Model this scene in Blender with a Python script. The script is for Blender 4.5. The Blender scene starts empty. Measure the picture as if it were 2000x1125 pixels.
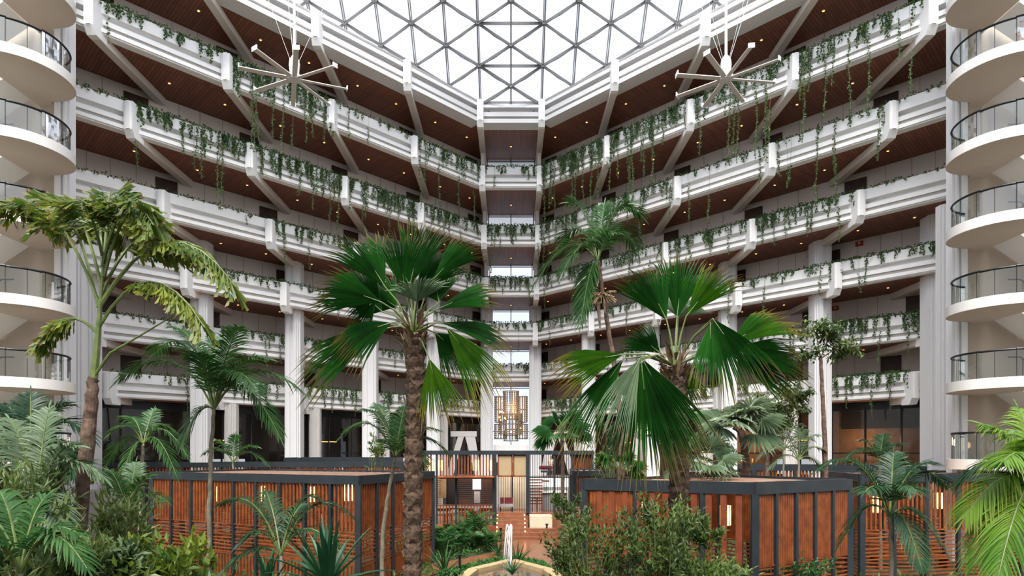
import bpy, math, random
from mathutils import Vector, Matrix, noise
random.seed(7)
C = bpy.context.scene
col = C.collection
EYE = 4.6; F = 1237.0; CX = 998.0; HY = 885.0

# ---------------------------------------------------------------- camera, sky, sun, exposure
cam = bpy.data.cameras.new('camera'); co = bpy.data.objects.new('camera', cam); col.objects.link(co)
co.location = (0, 0, EYE); co.rotation_euler = (math.pi/2, 0, 0)
cam.sensor_width = 36; cam.sensor_fit = 'HORIZONTAL'; cam.lens = 36*F/2000
cam.shift_x = (1000-CX)/2000; cam.shift_y = (HY-562.5)/2000
cam.clip_start = .1; cam.clip_end = 500
C.camera = co
w = bpy.data.worlds.new('sky'); C.world = w; w.use_nodes = True
nt = w.node_tree; bg = nt.nodes['Background']
tc = nt.nodes.new('ShaderNodeTexCoord'); nz = nt.nodes.new('ShaderNodeTexNoise'); nz.inputs['Scale'].default_value = 2.2; nz.inputs['Detail'].default_value = 4
cr = nt.nodes.new('ShaderNodeValToRGB'); cr.color_ramp.elements[0].position = .35; cr.color_ramp.elements[1].position = .7
cr.color_ramp.elements[0].color = (.72, .79, .93, 1); cr.color_ramp.elements[1].color = (.86, .89, .95, 1)
nt.links.new(tc.outputs['Generated'], nz.inputs['Vector']); nt.links.new(nz.outputs['Fac'], cr.inputs['Fac']); nt.links.new(cr.outputs['Color'], bg.inputs['Color'])
bg.inputs['Strength'].default_value = 1.08
sl = bpy.data.lights.new('sun', 'SUN'); so = bpy.data.objects.new('sun', sl); col.objects.link(so)
sl.energy = 4.2; sl.angle = math.radians(40); sl.color = (1, .97, .93)
so.rotation_euler = (math.radians(33), math.radians(-5), 0)      # overcast daylight falling from high behind the camera
C.view_settings.view_transform = 'Standard'; C.view_settings.look = 'None'
C.view_settings.gamma = 1; C.view_settings.use_curve_mapping = False
C.view_settings.exposure = 1.14
C.cycles.max_bounces = 6; C.cycles.diffuse_bounces = 4; C.cycles.transparent_max_bounces = 12; C.cycles.glossy_bounces = 2
C.cycles.transmission_bounces = 2; C.cycles.sample_clamp_indirect = 4; C.cycles.caustics_reflective = False; C.cycles.caustics_refractive = False
C.cycles.use_denoising = True

# ---------------------------------------------------------------- materials
def mat(name, c, rough=.6, metal=0, c2=None, scale=5, emit=None, es=0, bump=0, trans=0, detail=3, spec=.3):
    m = bpy.data.materials.new(name); m.use_nodes = True
    n = m.node_tree; b = n.nodes['Principled BSDF']
    b.inputs['Base Color'].default_value = (*c, 1); b.inputs['Roughness'].default_value = rough; b.inputs['Metallic'].default_value = metal
    b.inputs['Specular IOR Level'].default_value = spec
    colsock = None
    if c2 or bump:
        t = n.nodes.new('ShaderNodeTexCoord'); z = n.nodes.new('ShaderNodeTexNoise'); z.inputs['Scale'].default_value = scale; z.inputs['Detail'].default_value = detail
        n.links.new(t.outputs['Object'], z.inputs['Vector'])
        if c2:
            r = n.nodes.new('ShaderNodeValToRGB'); r.color_ramp.elements[0].position = .35; r.color_ramp.elements[1].position = .65
            r.color_ramp.elements[0].color = (*c, 1); r.color_ramp.elements[1].color = (*c2, 1)
            n.links.new(z.outputs['Fac'], r.inputs['Fac']); n.links.new(r.outputs['Color'], b.inputs['Base Color']); colsock = r.outputs['Color']
        if bump:
            u = n.nodes.new('ShaderNodeBump'); u.inputs['Strength'].default_value = bump; u.inputs['Distance'].default_value = .02
            n.links.new(z.outputs['Fac'], u.inputs['Height']); n.links.new(u.outputs['Normal'], b.inputs['Normal'])
    if emit:
        b.inputs['Emission Color'].default_value = (*emit, 1); b.inputs['Emission Strength'].default_value = es
    if trans:
        tr = n.nodes.new('ShaderNodeBsdfTranslucent'); mx = n.nodes.new('ShaderNodeMixShader'); mx.inputs[0].default_value = trans
        o = n.nodes['Material Output']
        tr.inputs['Color'].default_value = (*[min(1, x*1.6) for x in c], 1)
        if colsock: n.links.new(colsock, tr.inputs['Color'])
        n.links.new(b.outputs[0], mx.inputs[1]); n.links.new(tr.outputs[0], mx.inputs[2]); n.links.new(mx.outputs[0], o.inputs['Surface'])
    return m
def leafmat(name, c, c2, tip, tip_at=.85, trans=.35, rough=.42, stripes=0):
    """leaf colour varies from leaf to leaf (noise) and the tips dry out along v of the uv map"""
    m = mat(name, c, rough, c2=c2, scale=1.3, trans=trans, spec=.35)
    n = m.node_tree; b = n.nodes['Principled BSDF']; ramp = [x for x in n.nodes if x.type == 'VALTORGB'][0]
    tr = [x for x in n.nodes if x.type == 'BSDF_TRANSLUCENT'][0]
    uv = n.nodes.new('ShaderNodeUVMap'); sp = n.nodes.new('ShaderNodeSeparateXYZ'); n.links.new(uv.outputs[0], sp.inputs[0])
    r2 = n.nodes.new('ShaderNodeValToRGB'); r2.color_ramp.elements[0].position = tip_at; r2.color_ramp.elements[1].position = 1.0
    r2.color_ramp.elements[0].color = (0, 0, 0, 1); r2.color_ramp.elements[1].color = (1, 1, 1, 1)
    n.links.new(sp.outputs[1], r2.inputs[0])
    mx = n.nodes.new('ShaderNodeMix'); mx.data_type = 'RGBA'; mx.inputs[7].default_value = (*tip, 1)
    n.links.new(r2.outputs[0], mx.inputs[0]); n.links.new(ramp.outputs[0], mx.inputs[6])
    out = mx.outputs[2]
    if stripes:      # each pleat of a fan leaf has its own tone
        cmb = n.nodes.new('ShaderNodeCombineXYZ'); n.links.new(sp.outputs[0], cmb.inputs[0]); wn = n.nodes.new('ShaderNodeTexWhiteNoise'); wn.noise_dimensions = '3D'; n.links.new(cmb.outputs[0], wn.inputs['Vector'])
        mr = n.nodes.new('ShaderNodeMapRange'); mr.inputs['To Min'].default_value = .55; mr.inputs['To Max'].default_value = 1.6; n.links.new(wn.outputs['Value'], mr.inputs['Value'])
        m2 = n.nodes.new('ShaderNodeMix'); m2.data_type = 'RGBA'; m2.blend_type = 'MULTIPLY'; m2.inputs[0].default_value = 1
        n.links.new(out, m2.inputs[6]); n.links.new(mr.outputs[0], m2.inputs[7]); out = m2.outputs[2]
    n.links.new(out, b.inputs['Base Color']); n.links.new(out, tr.inputs['Color'])
    return m
def uvwood(name, c, c2, pw, plen, rough=.35, mortar=(.02, .01, .008)):
    m = bpy.data.materials.new(name); m.use_nodes = True; n = m.node_tree; b = n.nodes['Principled BSDF']
    uv = n.nodes.new('ShaderNodeUVMap'); br = n.nodes.new('ShaderNodeTexBrick'); n.links.new(uv.outputs[0], br.inputs['Vector'])
    br.inputs['Color1'].default_value = (*c, 1); br.inputs['Color2'].default_value = (*c2, 1); br.inputs['Mortar'].default_value = (*mortar, 1)
    br.inputs['Scale'].default_value = 1; br.inputs['Brick Width'].default_value = plen; br.inputs['Row Height'].default_value = pw
    br.inputs['Mortar Size'].default_value = .012; br.offset = .0; br.inputs['Bias'].default_value = 0
    n.links.new(br.outputs['Color'], b.inputs['Base Color']); b.inputs['Roughness'].default_value = rough
    return m
def glassmat(name, tint, refl=.12, rough=.02, milk=0):
    m = bpy.data.materials.new(name); m.use_nodes = True; n = m.node_tree; n.nodes.remove(n.nodes['Principled BSDF'])
    t = n.nodes.new('ShaderNodeBsdfTransparent'); t.inputs[0].default_value = (*tint, 1)
    g = n.nodes.new('ShaderNodeBsdfGlossy'); g.inputs['Roughness'].default_value = rough
    lw = n.nodes.new('ShaderNodeLayerWeight'); lw.inputs[0].default_value = .35
    ml = n.nodes.new('ShaderNodeMath'); ml.operation = 'MULTIPLY_ADD'; ml.inputs[1].default_value = .6; ml.inputs[2].default_value = refl
    n.links.new(lw.outputs['Fresnel'], ml.inputs[0])
    mx = n.nodes.new('ShaderNodeMixShader'); n.links.new(ml.outputs[0], mx.inputs[0]); n.links.new(t.outputs[0], mx.inputs[1]); n.links.new(g.outputs[0], mx.inputs[2])
    n.links.new(mx.outputs[0], n.nodes['Material Output'].inputs[0])
    return m
M = dict(
 white=mat('white_painted_concrete', (.88, .87, .85), .7, c2=(.84, .83, .81), scale=1.5),
 column=mat('white_column_paint', (.70, .69, .685), .6, c2=(.69, .68, .675), scale=1.2),
 rib=mat('pale_rib_paint', (.66, .60, .54), .7),
 wall=mat('warm_grey_corridor_wall', (.70, .615, .56), .8, c2=(.66, .58, .53), scale=.8),
 joint=mat('wall_joint', (.40, .35, .32), .8),
 door=mat('dark_wood_door', (.035, .018, .012), .5, c2=(.055, .03, .02), scale=3),
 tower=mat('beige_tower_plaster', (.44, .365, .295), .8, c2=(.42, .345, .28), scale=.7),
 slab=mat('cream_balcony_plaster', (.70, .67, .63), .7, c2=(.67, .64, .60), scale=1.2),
 soffit=uvwood('wood_soffit', (.27, .095, .050), (.19, .064, .034), .16, 1.35, .58, (.05, .022, .014)),
 cream=mat('cream_curb', (.70, .60, .48), .6),
 steel=mat('skylight_steel', (.20, .195, .19), .4, .3),
 dark=mat('charcoal_steel', (.018, .023, .027), .45, .2, c2=(.024, .030, .035), scale=2),
 black=mat('black_metal', (.012, .013, .015), .35, .3),
 slat=mat('orange_brown_wood', (.115, .028, .0075), .5, c2=(.20, .052, .013), scale=4, bump=.1),
 slat2=mat('reddish_brown_wood', (.13, .030, .011), .5, c2=(.18, .045, .016), scale=4),
 deck=mat('wet_wood_deck', (.16, .062, .032), .25, c2=(.21, .085, .045), scale=3),
 plank=mat('weathered_roof_plank', (.26, .15, .10), .6, c2=(.34, .22, .16), scale=3),
 soil=mat('dark_soil', (.035, .028, .018), .9, c2=(.05, .05, .02), scale=4),
 stone=mat('tan_pool_stone', (.40, .28, .15), .6, c2=(.34, .235, .125), scale=4),
 bark=mat('brown_bark', (.055, .032, .022), .9, c2=(.125, .082, .06), scale=9, bump=.8),
 palmbark=mat('fibrous_palm_bark', (.040, .024, .015), .9, c2=(.095, .06, .04), scale=14, bump=1),
 palebark=mat('pale_ringed_stem', (.15, .13, .09), .8, c2=(.22, .19, .14), scale=10, bump=.4),
 stem=mat('green_stem', (.07, .10, .028), .5, c2=(.12, .15, .05), scale=6),
 husk=mat('dry_leaf_sheath', (.19, .12, .065), .8, c2=(.27, .19, .11), scale=14),
 vine=mat('vine_leaf', (.030, .078, .022), .5, c2=(.10, .17, .05), scale=3.2, trans=.3),
 vinestem=mat('vine_stem', (.18, .17, .09), .7),
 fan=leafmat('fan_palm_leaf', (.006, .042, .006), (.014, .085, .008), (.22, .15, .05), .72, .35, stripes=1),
 fan_bright=leafmat('bright_fan_palm_leaf', (.022, .10, .008), (.07, .17, .010), (.34, .20, .05), .66, .5, stripes=1),  # lighter, yellower green for single fans
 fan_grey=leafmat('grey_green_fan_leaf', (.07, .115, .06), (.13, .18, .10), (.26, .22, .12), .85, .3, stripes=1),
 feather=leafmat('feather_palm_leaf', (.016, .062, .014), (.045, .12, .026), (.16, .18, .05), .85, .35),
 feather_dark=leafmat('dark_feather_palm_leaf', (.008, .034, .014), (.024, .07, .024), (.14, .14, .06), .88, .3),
 feather_bright=leafmat('bright_feather_palm_leaf', (.07, .18, .012), (.16, .27, .025), (.32, .32, .07), .8, .45),  # own yellow-green of the palm at the right edge
 fishtail=leafmat('fishtail_palm_leaf', (.045, .10, .012), (.17, .21, .022), (.28, .12, .02), .84, .45),
 fish_green=leafmat('green_broad_leaf', (.022, .058, .014), (.12, .17, .045), (.22, .17, .05), .75, .35),
 shrub=leafmat('shrub_leaf', (.018, .040, .007), (.075, .12, .022), (.14, .19, .05), .6, .3, .5),
 sword=leafmat('sword_leaf', (.006, .040, .016), (.022, .08, .028), (.10, .14, .05), .9, .25),
 fern=leafmat('fern_leaf', (.010, .060, .014), (.035, .12, .028), (.10, .18, .04), .75, .35),
 cover=mat('ground_cover_leaf', (.012, .065, .010), .5, c2=(.045, .13, .022), scale=3, trans=.25),
 pane=glassmat('skylight_glass', (.555, .565, .58), .0, .1),
 glass=glassmat('balustrade_glass', (.80, .87, .86), .10),
 darkglass=glassmat('dark_lobby_glass', (.62, .65, .66), .02),
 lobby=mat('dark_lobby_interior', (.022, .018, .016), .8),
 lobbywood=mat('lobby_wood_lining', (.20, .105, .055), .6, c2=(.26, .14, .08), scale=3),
 warm=mat('warm_lamp', (1, .6, .25), .5, emit=(1, .36, .08), es=2.2),
 bulb=mat('warm_bulb', (1, .7, .4), .5, emit=(1, .5, .18), es=3),
 lantern=mat('lantern_paper', (.9, .7, .45), .8, emit=(1, .55, .22), es=.55),
 lit=mat('lit_white_counter', (.8, .8, .8), .5, emit=(.9, .93, 1), es=.35),
 cloth=mat('pale_drape', (.62, .58, .56), .9),
 screen=mat('golden_woven_screen', (.28, .20, .11), .6, c2=(.33, .25, .14), scale=20),
 beige=mat('cream_stone_wall', (.46, .37, .26), .7, c2=(.52, .42, .30), scale=2),
 red=mat('burgundy_cushion', (.13, .02, .025), .8),
 greycloth=mat('grey_seat_cushion', (.22, .21, .20), .9),
 shell=mat('cream_chandelier_tube', (.34, .25, .16), .4),
 water=glassmat('water', (.94, .96, .97), .25, .15),
 fanmetal=mat('white_fan_blade', (.62, .58, .54), .5),
 fanwhite=mat('white_fan_hub', (.62, .62, .62), .4),
 skin=mat('skin', (.45, .25, .17), .6), hair=mat('dark_hair', (.02, .015, .012), .6),
 shirt=mat('white_shirt', (.75, .75, .76), .9), trousers=mat('dark_trousers', (.04, .045, .06), .9), dress=mat('cream_dress', (.66, .58, .40), .9),
 signred=mat('red_sign', (.35, .04, .02), .6), floorm=mat('lobby_floor', (.34, .31, .28), .5),
)

# ---------------------------------------------------------------- helpers
def P(px, py, Y): return Vector(((px-CX)*Y/F, Y, EYE+(HY-py)*Y/F))
class MB:
    def __init__(s): s.v = []; s.f = []; s.uv = []; s.mi = []; s.cur = 0; s.mats = []
    def use(s, m):
        if m not in s.mats: s.mats.append(m)
        s.cur = s.mats.index(m); return s
    def face(s, idx, uv=None): s.f.append(tuple(idx)); s.mi.append(s.cur); s.uv.append(uv or [(0, 0)]*len(idx))
    def quad(s, a, b, c, d, uv=None):
        n = len(s.v); s.v += [tuple(a), tuple(b), tuple(c), tuple(d)]; s.face((n, n+1, n+2, n+3), uv)
    def tri(s, a, b, c, uv=None):
        n = len(s.v); s.v += [tuple(a), tuple(b), tuple(c)]; s.face((n, n+1, n+2), uv)
    def obox(s, c, ax, ay, az):
        """box of centre c and half axes ax, ay, az"""
        c, ax, ay, az = map(Vector, (c, ax, ay, az)); n = len(s.v)
        for i in (-1, 1):
            for j in (-1, 1):
                for k in (-1, 1): s.v.append(tuple(c+ax*i+ay*j+az*k))
        for q in ((0, 1, 3, 2), (4, 6, 7, 5), (0, 4, 5, 1), (2, 3, 7, 6), (0, 2, 6, 4), (1, 5, 7, 3)): s.face([n+i for i in q])
    def box(s, x0, x1, y0, y1, z0, z1):
        s.obox(((x0+x1)/2, (y0+y1)/2, (z0+z1)/2), ((x1-x0)/2, 0, 0), (0, (y1-y0)/2, 0), (0, 0, (z1-z0)/2))
    def bar(s, a, b, wd, ht, up=(0, 0, 1)):
        a = Vector(a); b = Vector(b); d = b-a; L = d.length
        if L < 1e-6: return
        t = d/L; u = Vector(up); sd = t.cross(u)
        if sd.length < 1e-3: sd = t.cross(Vector((0, 1, 0)))
        sd.normalize(); u = sd.cross(t).normalized()
        s.obox((a+b)/2, d/2, sd*wd/2, u*ht/2)
    def tube(s, pts, r, n=6, cap=True):
        pts = [Vector(p) for p in pts]; rs = r if isinstance(r, (list, tuple)) else [r]*len(pts)
        base = len(s.v); ref = Vector((0, 0, 1))
        if abs((pts[-1]-pts[0]).normalized().z) > .8: ref = Vector((1, 0, 0))
        for i, p in enumerate(pts):
            t = (pts[min(i+1, len(pts)-1)]-pts[max(i-1, 0)])
            t = t.normalized() if t.length > 1e-9 else Vector((0, 0, 1))
            a = t.cross(ref); a = a.normalized() if a.length > 1e-4 else Vector((1, 0, 0)); b = t.cross(a)
            for k in range(n):
                q = 2*math.pi*k/n; s.v.append(tuple(p+(a*math.cos(q)+b*math.sin(q))*rs[i]))
        for i in range(len(pts)-1):
            for k in range(n):
                s.face((base+i*n+k, base+i*n+(k+1) % n, base+(i+1)*n+(k+1) % n, base+(i+1)*n+k))
        if cap and n > 2:
            s.face([base+k for k in range(n)][::-1]); s.face([base+(len(pts)-1)*n+k for k in range(n)])
    def prism(s, poly, z0, z1):
        n = len(s.v); k = len(poly)
        s.v += [(x, y, z0) for x, y in poly]+[(x, y, z1) for x, y in poly]
        s.face([n+i for i in range(k)][::-1]); s.face([n+k+i for i in range(k)])
        for i in range(k): j = (i+1) % k; s.face((n+i, n+j, n+k+j, n+k+i))
    def sweep(s, prof, a, b, out):
        """extrude closed profile [(o,z)] from a to b (xy), o measured along unit vector out"""
        n = len(s.v); k = len(prof)
        for e in (a, b):
            for o, z in prof: s.v.append((e[0]+out[0]*o, e[1]+out[1]*o, z))
        s.face([n+i for i in range(k)]); s.face([n+k+i for i in range(k)][::-1])
        for i in range(k): j = (i+1) % k; s.face((n+i, n+k+i, n+k+j, n+j))
    def build(s, name, m=None, parent=None, smooth=False, loc=None):
        me = bpy.data.meshes.new(name); v = s.v
        if loc is not None: v = [(a[0]-loc[0], a[1]-loc[1], a[2]-loc[2]) for a in v]
        me.from_pydata(v, [], s.f)
        uvl = me.uv_layers.new(name='UVMap'); flat = [c for f in s.uv for q in f for c in q]
        uvl.data.foreach_set('uv', flat)
        ms = s.mats if s.mats else [m]
        for q in ms: me.materials.append(M[q])
        if s.mats: me.polygons.foreach_set('material_index', s.mi)
        if smooth: me.polygons.foreach_set('use_smooth', [True]*len(me.polygons))
        me.validate(); me.update()
        o = bpy.data.objects.new(name, me); col.objects.link(o)
        if loc is not None: o.location = loc
        if parent is not None:
            o.parent = parent
            if loc is None: o.location = -Vector(parent.location)
            else: o.location = Vector(loc)-Vector(parent.location)
        return o
def thing(name, label, cat, loc=(0, 0, 0), group=None, kind=None):
    o = bpy.data.objects.new(name, None); col.objects.link(o); o.location = loc; o.empty_display_size = .2
    o['label'] = label; o['category'] = cat
    if group: o['group'] = group
    if kind: o['kind'] = kind
    return o
def tag(o, label=None, cat=None, group=None, kind=None):
    if label: o['label'] = label
    if cat: o['category'] = cat
    if group: o['group'] = group
    if kind: o['kind'] = kind
    return o
def struct(o, label=None, cat=None): return tag(o, label, cat, kind='structure')
R = random.uniform
def rv(a=1): return Vector((R(-a, a), R(-a, a), R(-a, a)))

# ================================================================ the building
U = 5.0
XP = [v*U/F for v in (495, 1505, 2512, 3520, 4530, 5540, 6550)]
ZC = [v*U for v in (8.28, 8.85, 9.42, 9.98, 10.45, 10.95, 11.2)]
TOP = [EYE+v*U/F for v in (5690, 4947, 4183, 3419, 2655, 1891, 1127)]
SL = .825/(1010/F)
def YF(k, x):
    """depth of the parapet line of level k at |x|"""
    return ZC[k]-SL*max(0, abs(x)-XP[0])
XE = [17.6, 19.0, 20.4, 21.6, 22.8, 23.8, 24.4]
BD = 1.42                                        # depth of the beam band under the parapet top
RUN = 5.45                                       # corridor depth measured along y
nrm = Vector((-SL, -1)).normalized()             # faces the atrium on the right hand side
ORD = ['first', 'second', 'third', 'fourth', 'fifth', 'sixth', 'seventh']
LV = ['roof ring', 'topmost gallery', 'second gallery from the top', 'third gallery from the top', 'fourth gallery from the top', 'fifth gallery from the top', 'lowest gallery']
def profile(k, z, g=0):
    if k == 0:
        return [(0, z), (-.12, z-.05), (.10, z-.42), (.10, z-.46), (-.30, z-.48), (-.30, z-.70), (.0, z-.70), (.0, z-.98), (-.30, z-1.0), (-.30, z-1.16), (.04, z-1.16), (.04, z-BD), (-.9, z-BD), (-.9, z)]
    return [(0, z), (0, z-.54), (-.34, z-.56), (-.34, z-.78), (-.05, z-.78), (-.05, z-1.0), (-.34, z-1.02), (-.34, z-1.18), (0, z-1.18), (0, z-1.36), (-.08, z-1.37), (-.08, z-BD), (-.5, z-BD), (-.5, z)]
trim = 0
def ntrim():
    global trim; trim += 1; return 'trim_%d' % trim
for k in range(7):
    z = TOP[k]
    for sd in (-1, 0, 1):
        mb = MB(); mb.use('white' if k else 'column')
        if sd == 0:
            if k < 7:
                mb.sweep([(-o, q) for o, q in profile(k, z)], (-XP[0], ZC[k]), (XP[0], ZC[k]), (0, 1))
                if k == 6: mb = MB(); mb.use('white')
        else:
            a = (sd*XP[0], ZC[k]); b = (sd*XE[k], YF(k, XE[k])); out = (sd*nrm.x, nrm.y)
            mb.sweep(profile(k, z), a, b, out)
        if mb.v:
            struct(mb.build(ntrim()), 'white banded parapet beam of the %s, %s' % (LV[k], {-1: 'left wing', 0: 'short centre bay', 1: 'right wing'}[sd]), 'parapet')
# posts with the ribs that run back under the soffit
for k in range(7):
    z = TOP[k]
    for sd in (-1, 1):
        for n in range(6):
            x = XP[n]
            if x > XE[k]-.2: continue
            if k == 6 and n == 0: continue
            y = YF(k, x); w2 = .21; mb = MB(); mb.use('white'); fx = sd*x
            zt = z-.06; zb = z-BD+.02
            if k >= 4 : zb = z-1.5
            # side profile of the post in (y,z)
            pr = [(y-.34, zt), (y-.34, zb), (y-.12, zb-.34), (y+.6, zb-.34), (y+.6, zt)]
            b0 = len(mb.v)
            for xx in (fx-w2, fx+w2):
                for q in pr: mb.v.append((xx, q[0], q[1]))
            m5 = len(pr); mb.face([b0+i for i in range(m5)]); mb.face([b0+m5+i for i in range(m5)][::-1])
            for i in range(m5): j = (i+1) % m5; mb.face((b0+i, b0+m5+i, b0+m5+j, b0+j))
            mb.box(fx-w2*.45, fx+w2*.45, y-.40, y-.33, zb, zt)
            mb.use('rib'); mb.box(fx-.19, fx+.19, y+.2, y+RUN, z-BD-.34, z-BD+.02)
            struct(mb.build(ntrim()), 'white parapet post and rib on the %s, number %d outward from the centre on the %s' % (LV[k], n+1, 'left' if sd < 0 else 'right'), 'bracket')
# wooden soffits, corridor floors, back walls with joints and doors
nd = 0
for k in range(7):
    z = TOP[k]-BD+.04
    for sd in (-1, 1):
        mb = MB(); a = Vector((sd*XP[0], ZC[k]+.15)); b = Vector((sd*XE[k], YF(k, XE[k])+.15)); L = (b-a).length
        dirn = (b-a)/L; wdt = RUN*abs(dirn.x)
        def uvp(x, y):
            q = Vector((x, y))-a; pv = Vector((-dirn.y, dirn.x)); return (q.dot(dirn), q.dot(pv))
        pts = [(a.x, a.y), (b.x, b.y), (b.x+sd*4.2, b.y+RUN-4.2*SL), (a.x, a.y+RUN)]
        for i in (0,):
            uv = [(uvp(*p)[1]+9, uvp(*p)[0]+20) for p in pts]
            mb.quad(*[(p[0], p[1], z) for p in pts], uv=uv)
        mb.use('soffit')
        mb.use('floorm'); mb.prism([pts[0], pts[1], pts[2], pts[3]] if sd > 0 else pts[::-1], z+.03, TOP[k]-1.0)
        struct(mb.build(ntrim()), 'dark wood soffit under the %s, %s wing' % (LV[k], 'left' if sd < 0 else 'right'), 'soffit')
    # centre bay
    if k < 6:
        mb = MB(); mb.use('soffit')
        q = [(-XP[0], ZC[k]+.15), (XP[0], ZC[k]+.15), (XP[0], ZC[k]+RUN), (-XP[0], ZC[k]+RUN)]
        mb.quad(*[(p[0], p[1], z) for p in q], uv=[(p[1]*.75, p[0]+20) for p in q])
        mb.use('floorm'); mb.prism(q, z+.03, TOP[k]-1.0)
        struct(mb.build(ntrim()), 'slatted wood soffit of the centre bay under the %s' % LV[k], 'soffit')
for k in range(1, 7):
    zf = TOP[k]-1.0; zt = TOP[k-1]-BD+.04
    for sd in (-1, 1):
        mb = MB(); mb.use('wall')
        x1 = XE[k]+3.2; y0 = ZC[k-1]+RUN; y1 = YF(k-1, x1)+RUN
        a = Vector((sd*XP[0], y0)); b = Vector((sd*x1, y1)); t = (b-a).normalized(); pv = Vector((-t.y, t.x))*(1 if sd < 0 else 1)
        back = Vector((0, 1)); q = [a, b, b+back*.3, a+back*.3]
        mb.prism([tuple(p) for p in (q if sd > 0 else q[::-1])], zf, zt+.05)
        o = mb.build('wall_%s' % ('left' if sd < 0 else 'right')); struct(o, 'warm grey corridor wall behind the %s' % LV[k], 'wall')
        # joints + doors per bay
        fr = Vector((t.y, -t.x)) if sd > 0 else Vector((-t.y, t.x))
        if fr.y > 0: fr = -fr
        jm = MB(); n = 0
        while n < 6 and XP[n] < x1:
            for dx in (1.9, 2.75, 3.5):
                xx = XP[n]+dx
                if xx > x1: break
                c = a+(b-a)*((xx-XP[0])/(x1-XP[0]))+fr*.012
                jm.obox((c.x, c.y, (zf+zt)/2), (t.x*.012, t.y*.012, 0), (fr.x*.012, fr.y*.012, 0), (0, 0, (zt-zf)/2))
            xx = XP[n]+.85 if n > 0 else XP[n]+.9
            if xx < x1-.5:
                c = a+(b-a)*((xx-XP[0])/(x1-XP[0]))
                nd += 1
                dm = MB(); dm.use('door')
                cc = c+fr*.03; dm.obox((cc.x, cc.y, zf+1.19), (t.x*.56, t.y*.56, 0), (fr.x*.03, fr.y*.03, 0), (0, 0, 1.19))
                dm.use('fanmetal'); ch = cc+t*.36+fr*.06; dm.obox((ch.x, ch.y, zf+1.0), (t.x*.05, t.y*.05, 0), (fr.x*.02, fr.y*.02, 0), (0, 0, .015))
                struct(dm.build('door_%d' % nd), 'dark wood room door on the %s, bay %d %s of the centre' % (LV[k], n+1, 'left' if sd < 0 else 'right'), 'door')
            n += 1
        if jm.v: jo = jm.build(ntrim(), 'joint'); struct(jo, 'thin vertical panel joints on the corridor wall of the %s, %s wing' % (LV[k], 'left' if sd < 0 else 'right'), 'trim')
    # centre window of this level
    yw = ZC[k-1]+RUN-.1; mb = MB(); mb.use('dark')
    zf2 = zf if k < 6 else 3.2
    for xx in (-XP[0]+.25, 0, XP[0]-.25): mb.box(xx-.035, xx+.035, yw-.04, yw+.04, zf2, zt)
    for zz in (zf2+.04, zf2+(zt-zf2)*.45, zt-.12): mb.box(-XP[0]+.2, XP[0]-.2, yw-.035, yw+.035, zz-.03, zz+.03)
    wn = thing('window_%d' % (k+1), 'bright window closing the centre bay behind the %s' % LV[k], 'window', (0, yw, zf2), kind='structure')
    mb.build('window_frame', parent=wn)
    g = MB(); g.use('pane'); g.quad((-XP[0], yw, zf2), (XP[0], yw, zf2), (XP[0], yw, zt), (-XP[0], yw, zt)); g.build('window_pane', parent=wn)
    for sd in (-1, 1):
        mb = MB(); mb.use('wall'); mb.box(sd*XP[0]-.12, sd*XP[0]+.12, ZC[k-1]+3.4, ZC[k-1]+RUN+.4, zf2, zt+.03)
        struct(mb.build('wall_%s' % ('left' if sd < 0 else 'right')), 'end wall beside the centre window of the %s' % LV[k], 'wall')
# roof slab around the skylight
mb = MB(); mb.use('white')
for sd in (-1, 1):
    a = (sd*XP[0], ZC[0]+.4); b = (sd*XE[0], YF(0, XE[0])+.4)
    q = [a, b, (b[0]+sd*14, b[1]), (b[0]+sd*14, b[1]+45), (a[0], b[1]+45)]
    mb.prism(q if sd > 0 else q[::-1], TOP[0]-.5, TOP[0]-.2)
mb.prism([(-XP[0], ZC[0]+.4), (XP[0], ZC[0]+.4), (XP[0], ZC[0]+30), (-XP[0], ZC[0]+30)], TOP[0]-.5, TOP[0]-.2)
struct(mb.build('ceiling'), 'white roof slab around the skylight', 'roof')

# columns
def fluted(mb, x, y, w, d, z0, z1):
    h = w/2; st = .085
    poly = [(-h, 0), (-h, -d+.24), (-h+st, -d+.24), (-h+st, -d+.12), (-h+2*st, -d+.12), (-h+2*st, -d), (-.10, -d), (-.10, -d+.10), (.10, -d+.10), (.10, -d), (h-2*st, -d), (h-2*st, -d+.12), (h-st, -d+.12), (h-st, -d+.24), (h, -d+.24), (h, 0)]
    mb.prism([(x+a, y+d/2+b) for a, b in poly], z0, z1)
LOB = 2.7
for sd in (-1, 1):
    for n in range(6):
        x = XP[n]*sd; y = U*(10.76-.82*n)
        if n == 0: x = sd*(XP[0]+.06)
        mb = MB(); mb.use('column'); wd = 1.02 if n < 5 else 1.15
        ztop = EYE+3200*U/F
        zt = ztop if n < 5 else TOP[3]-.5
        fluted(mb, x, y, wd, 1.0, LOB-2.7, zt)
        struct(mb.build('column'), 'tall white stepped column, %s from the centre on the %s side' % (ORD[n], 'left' if sd < 0 else 'right'), 'column')

    mb = MB(); mb.use('column'); fluted(mb, sd*20.75, 30.2, .62, .6, 0, TOP[3]-2.0)
    struct(mb.build('column'), 'narrow white pier squeezed between the outer column and the %s stair tower' % ('left' if sd < 0 else 'right'), 'column')
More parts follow.
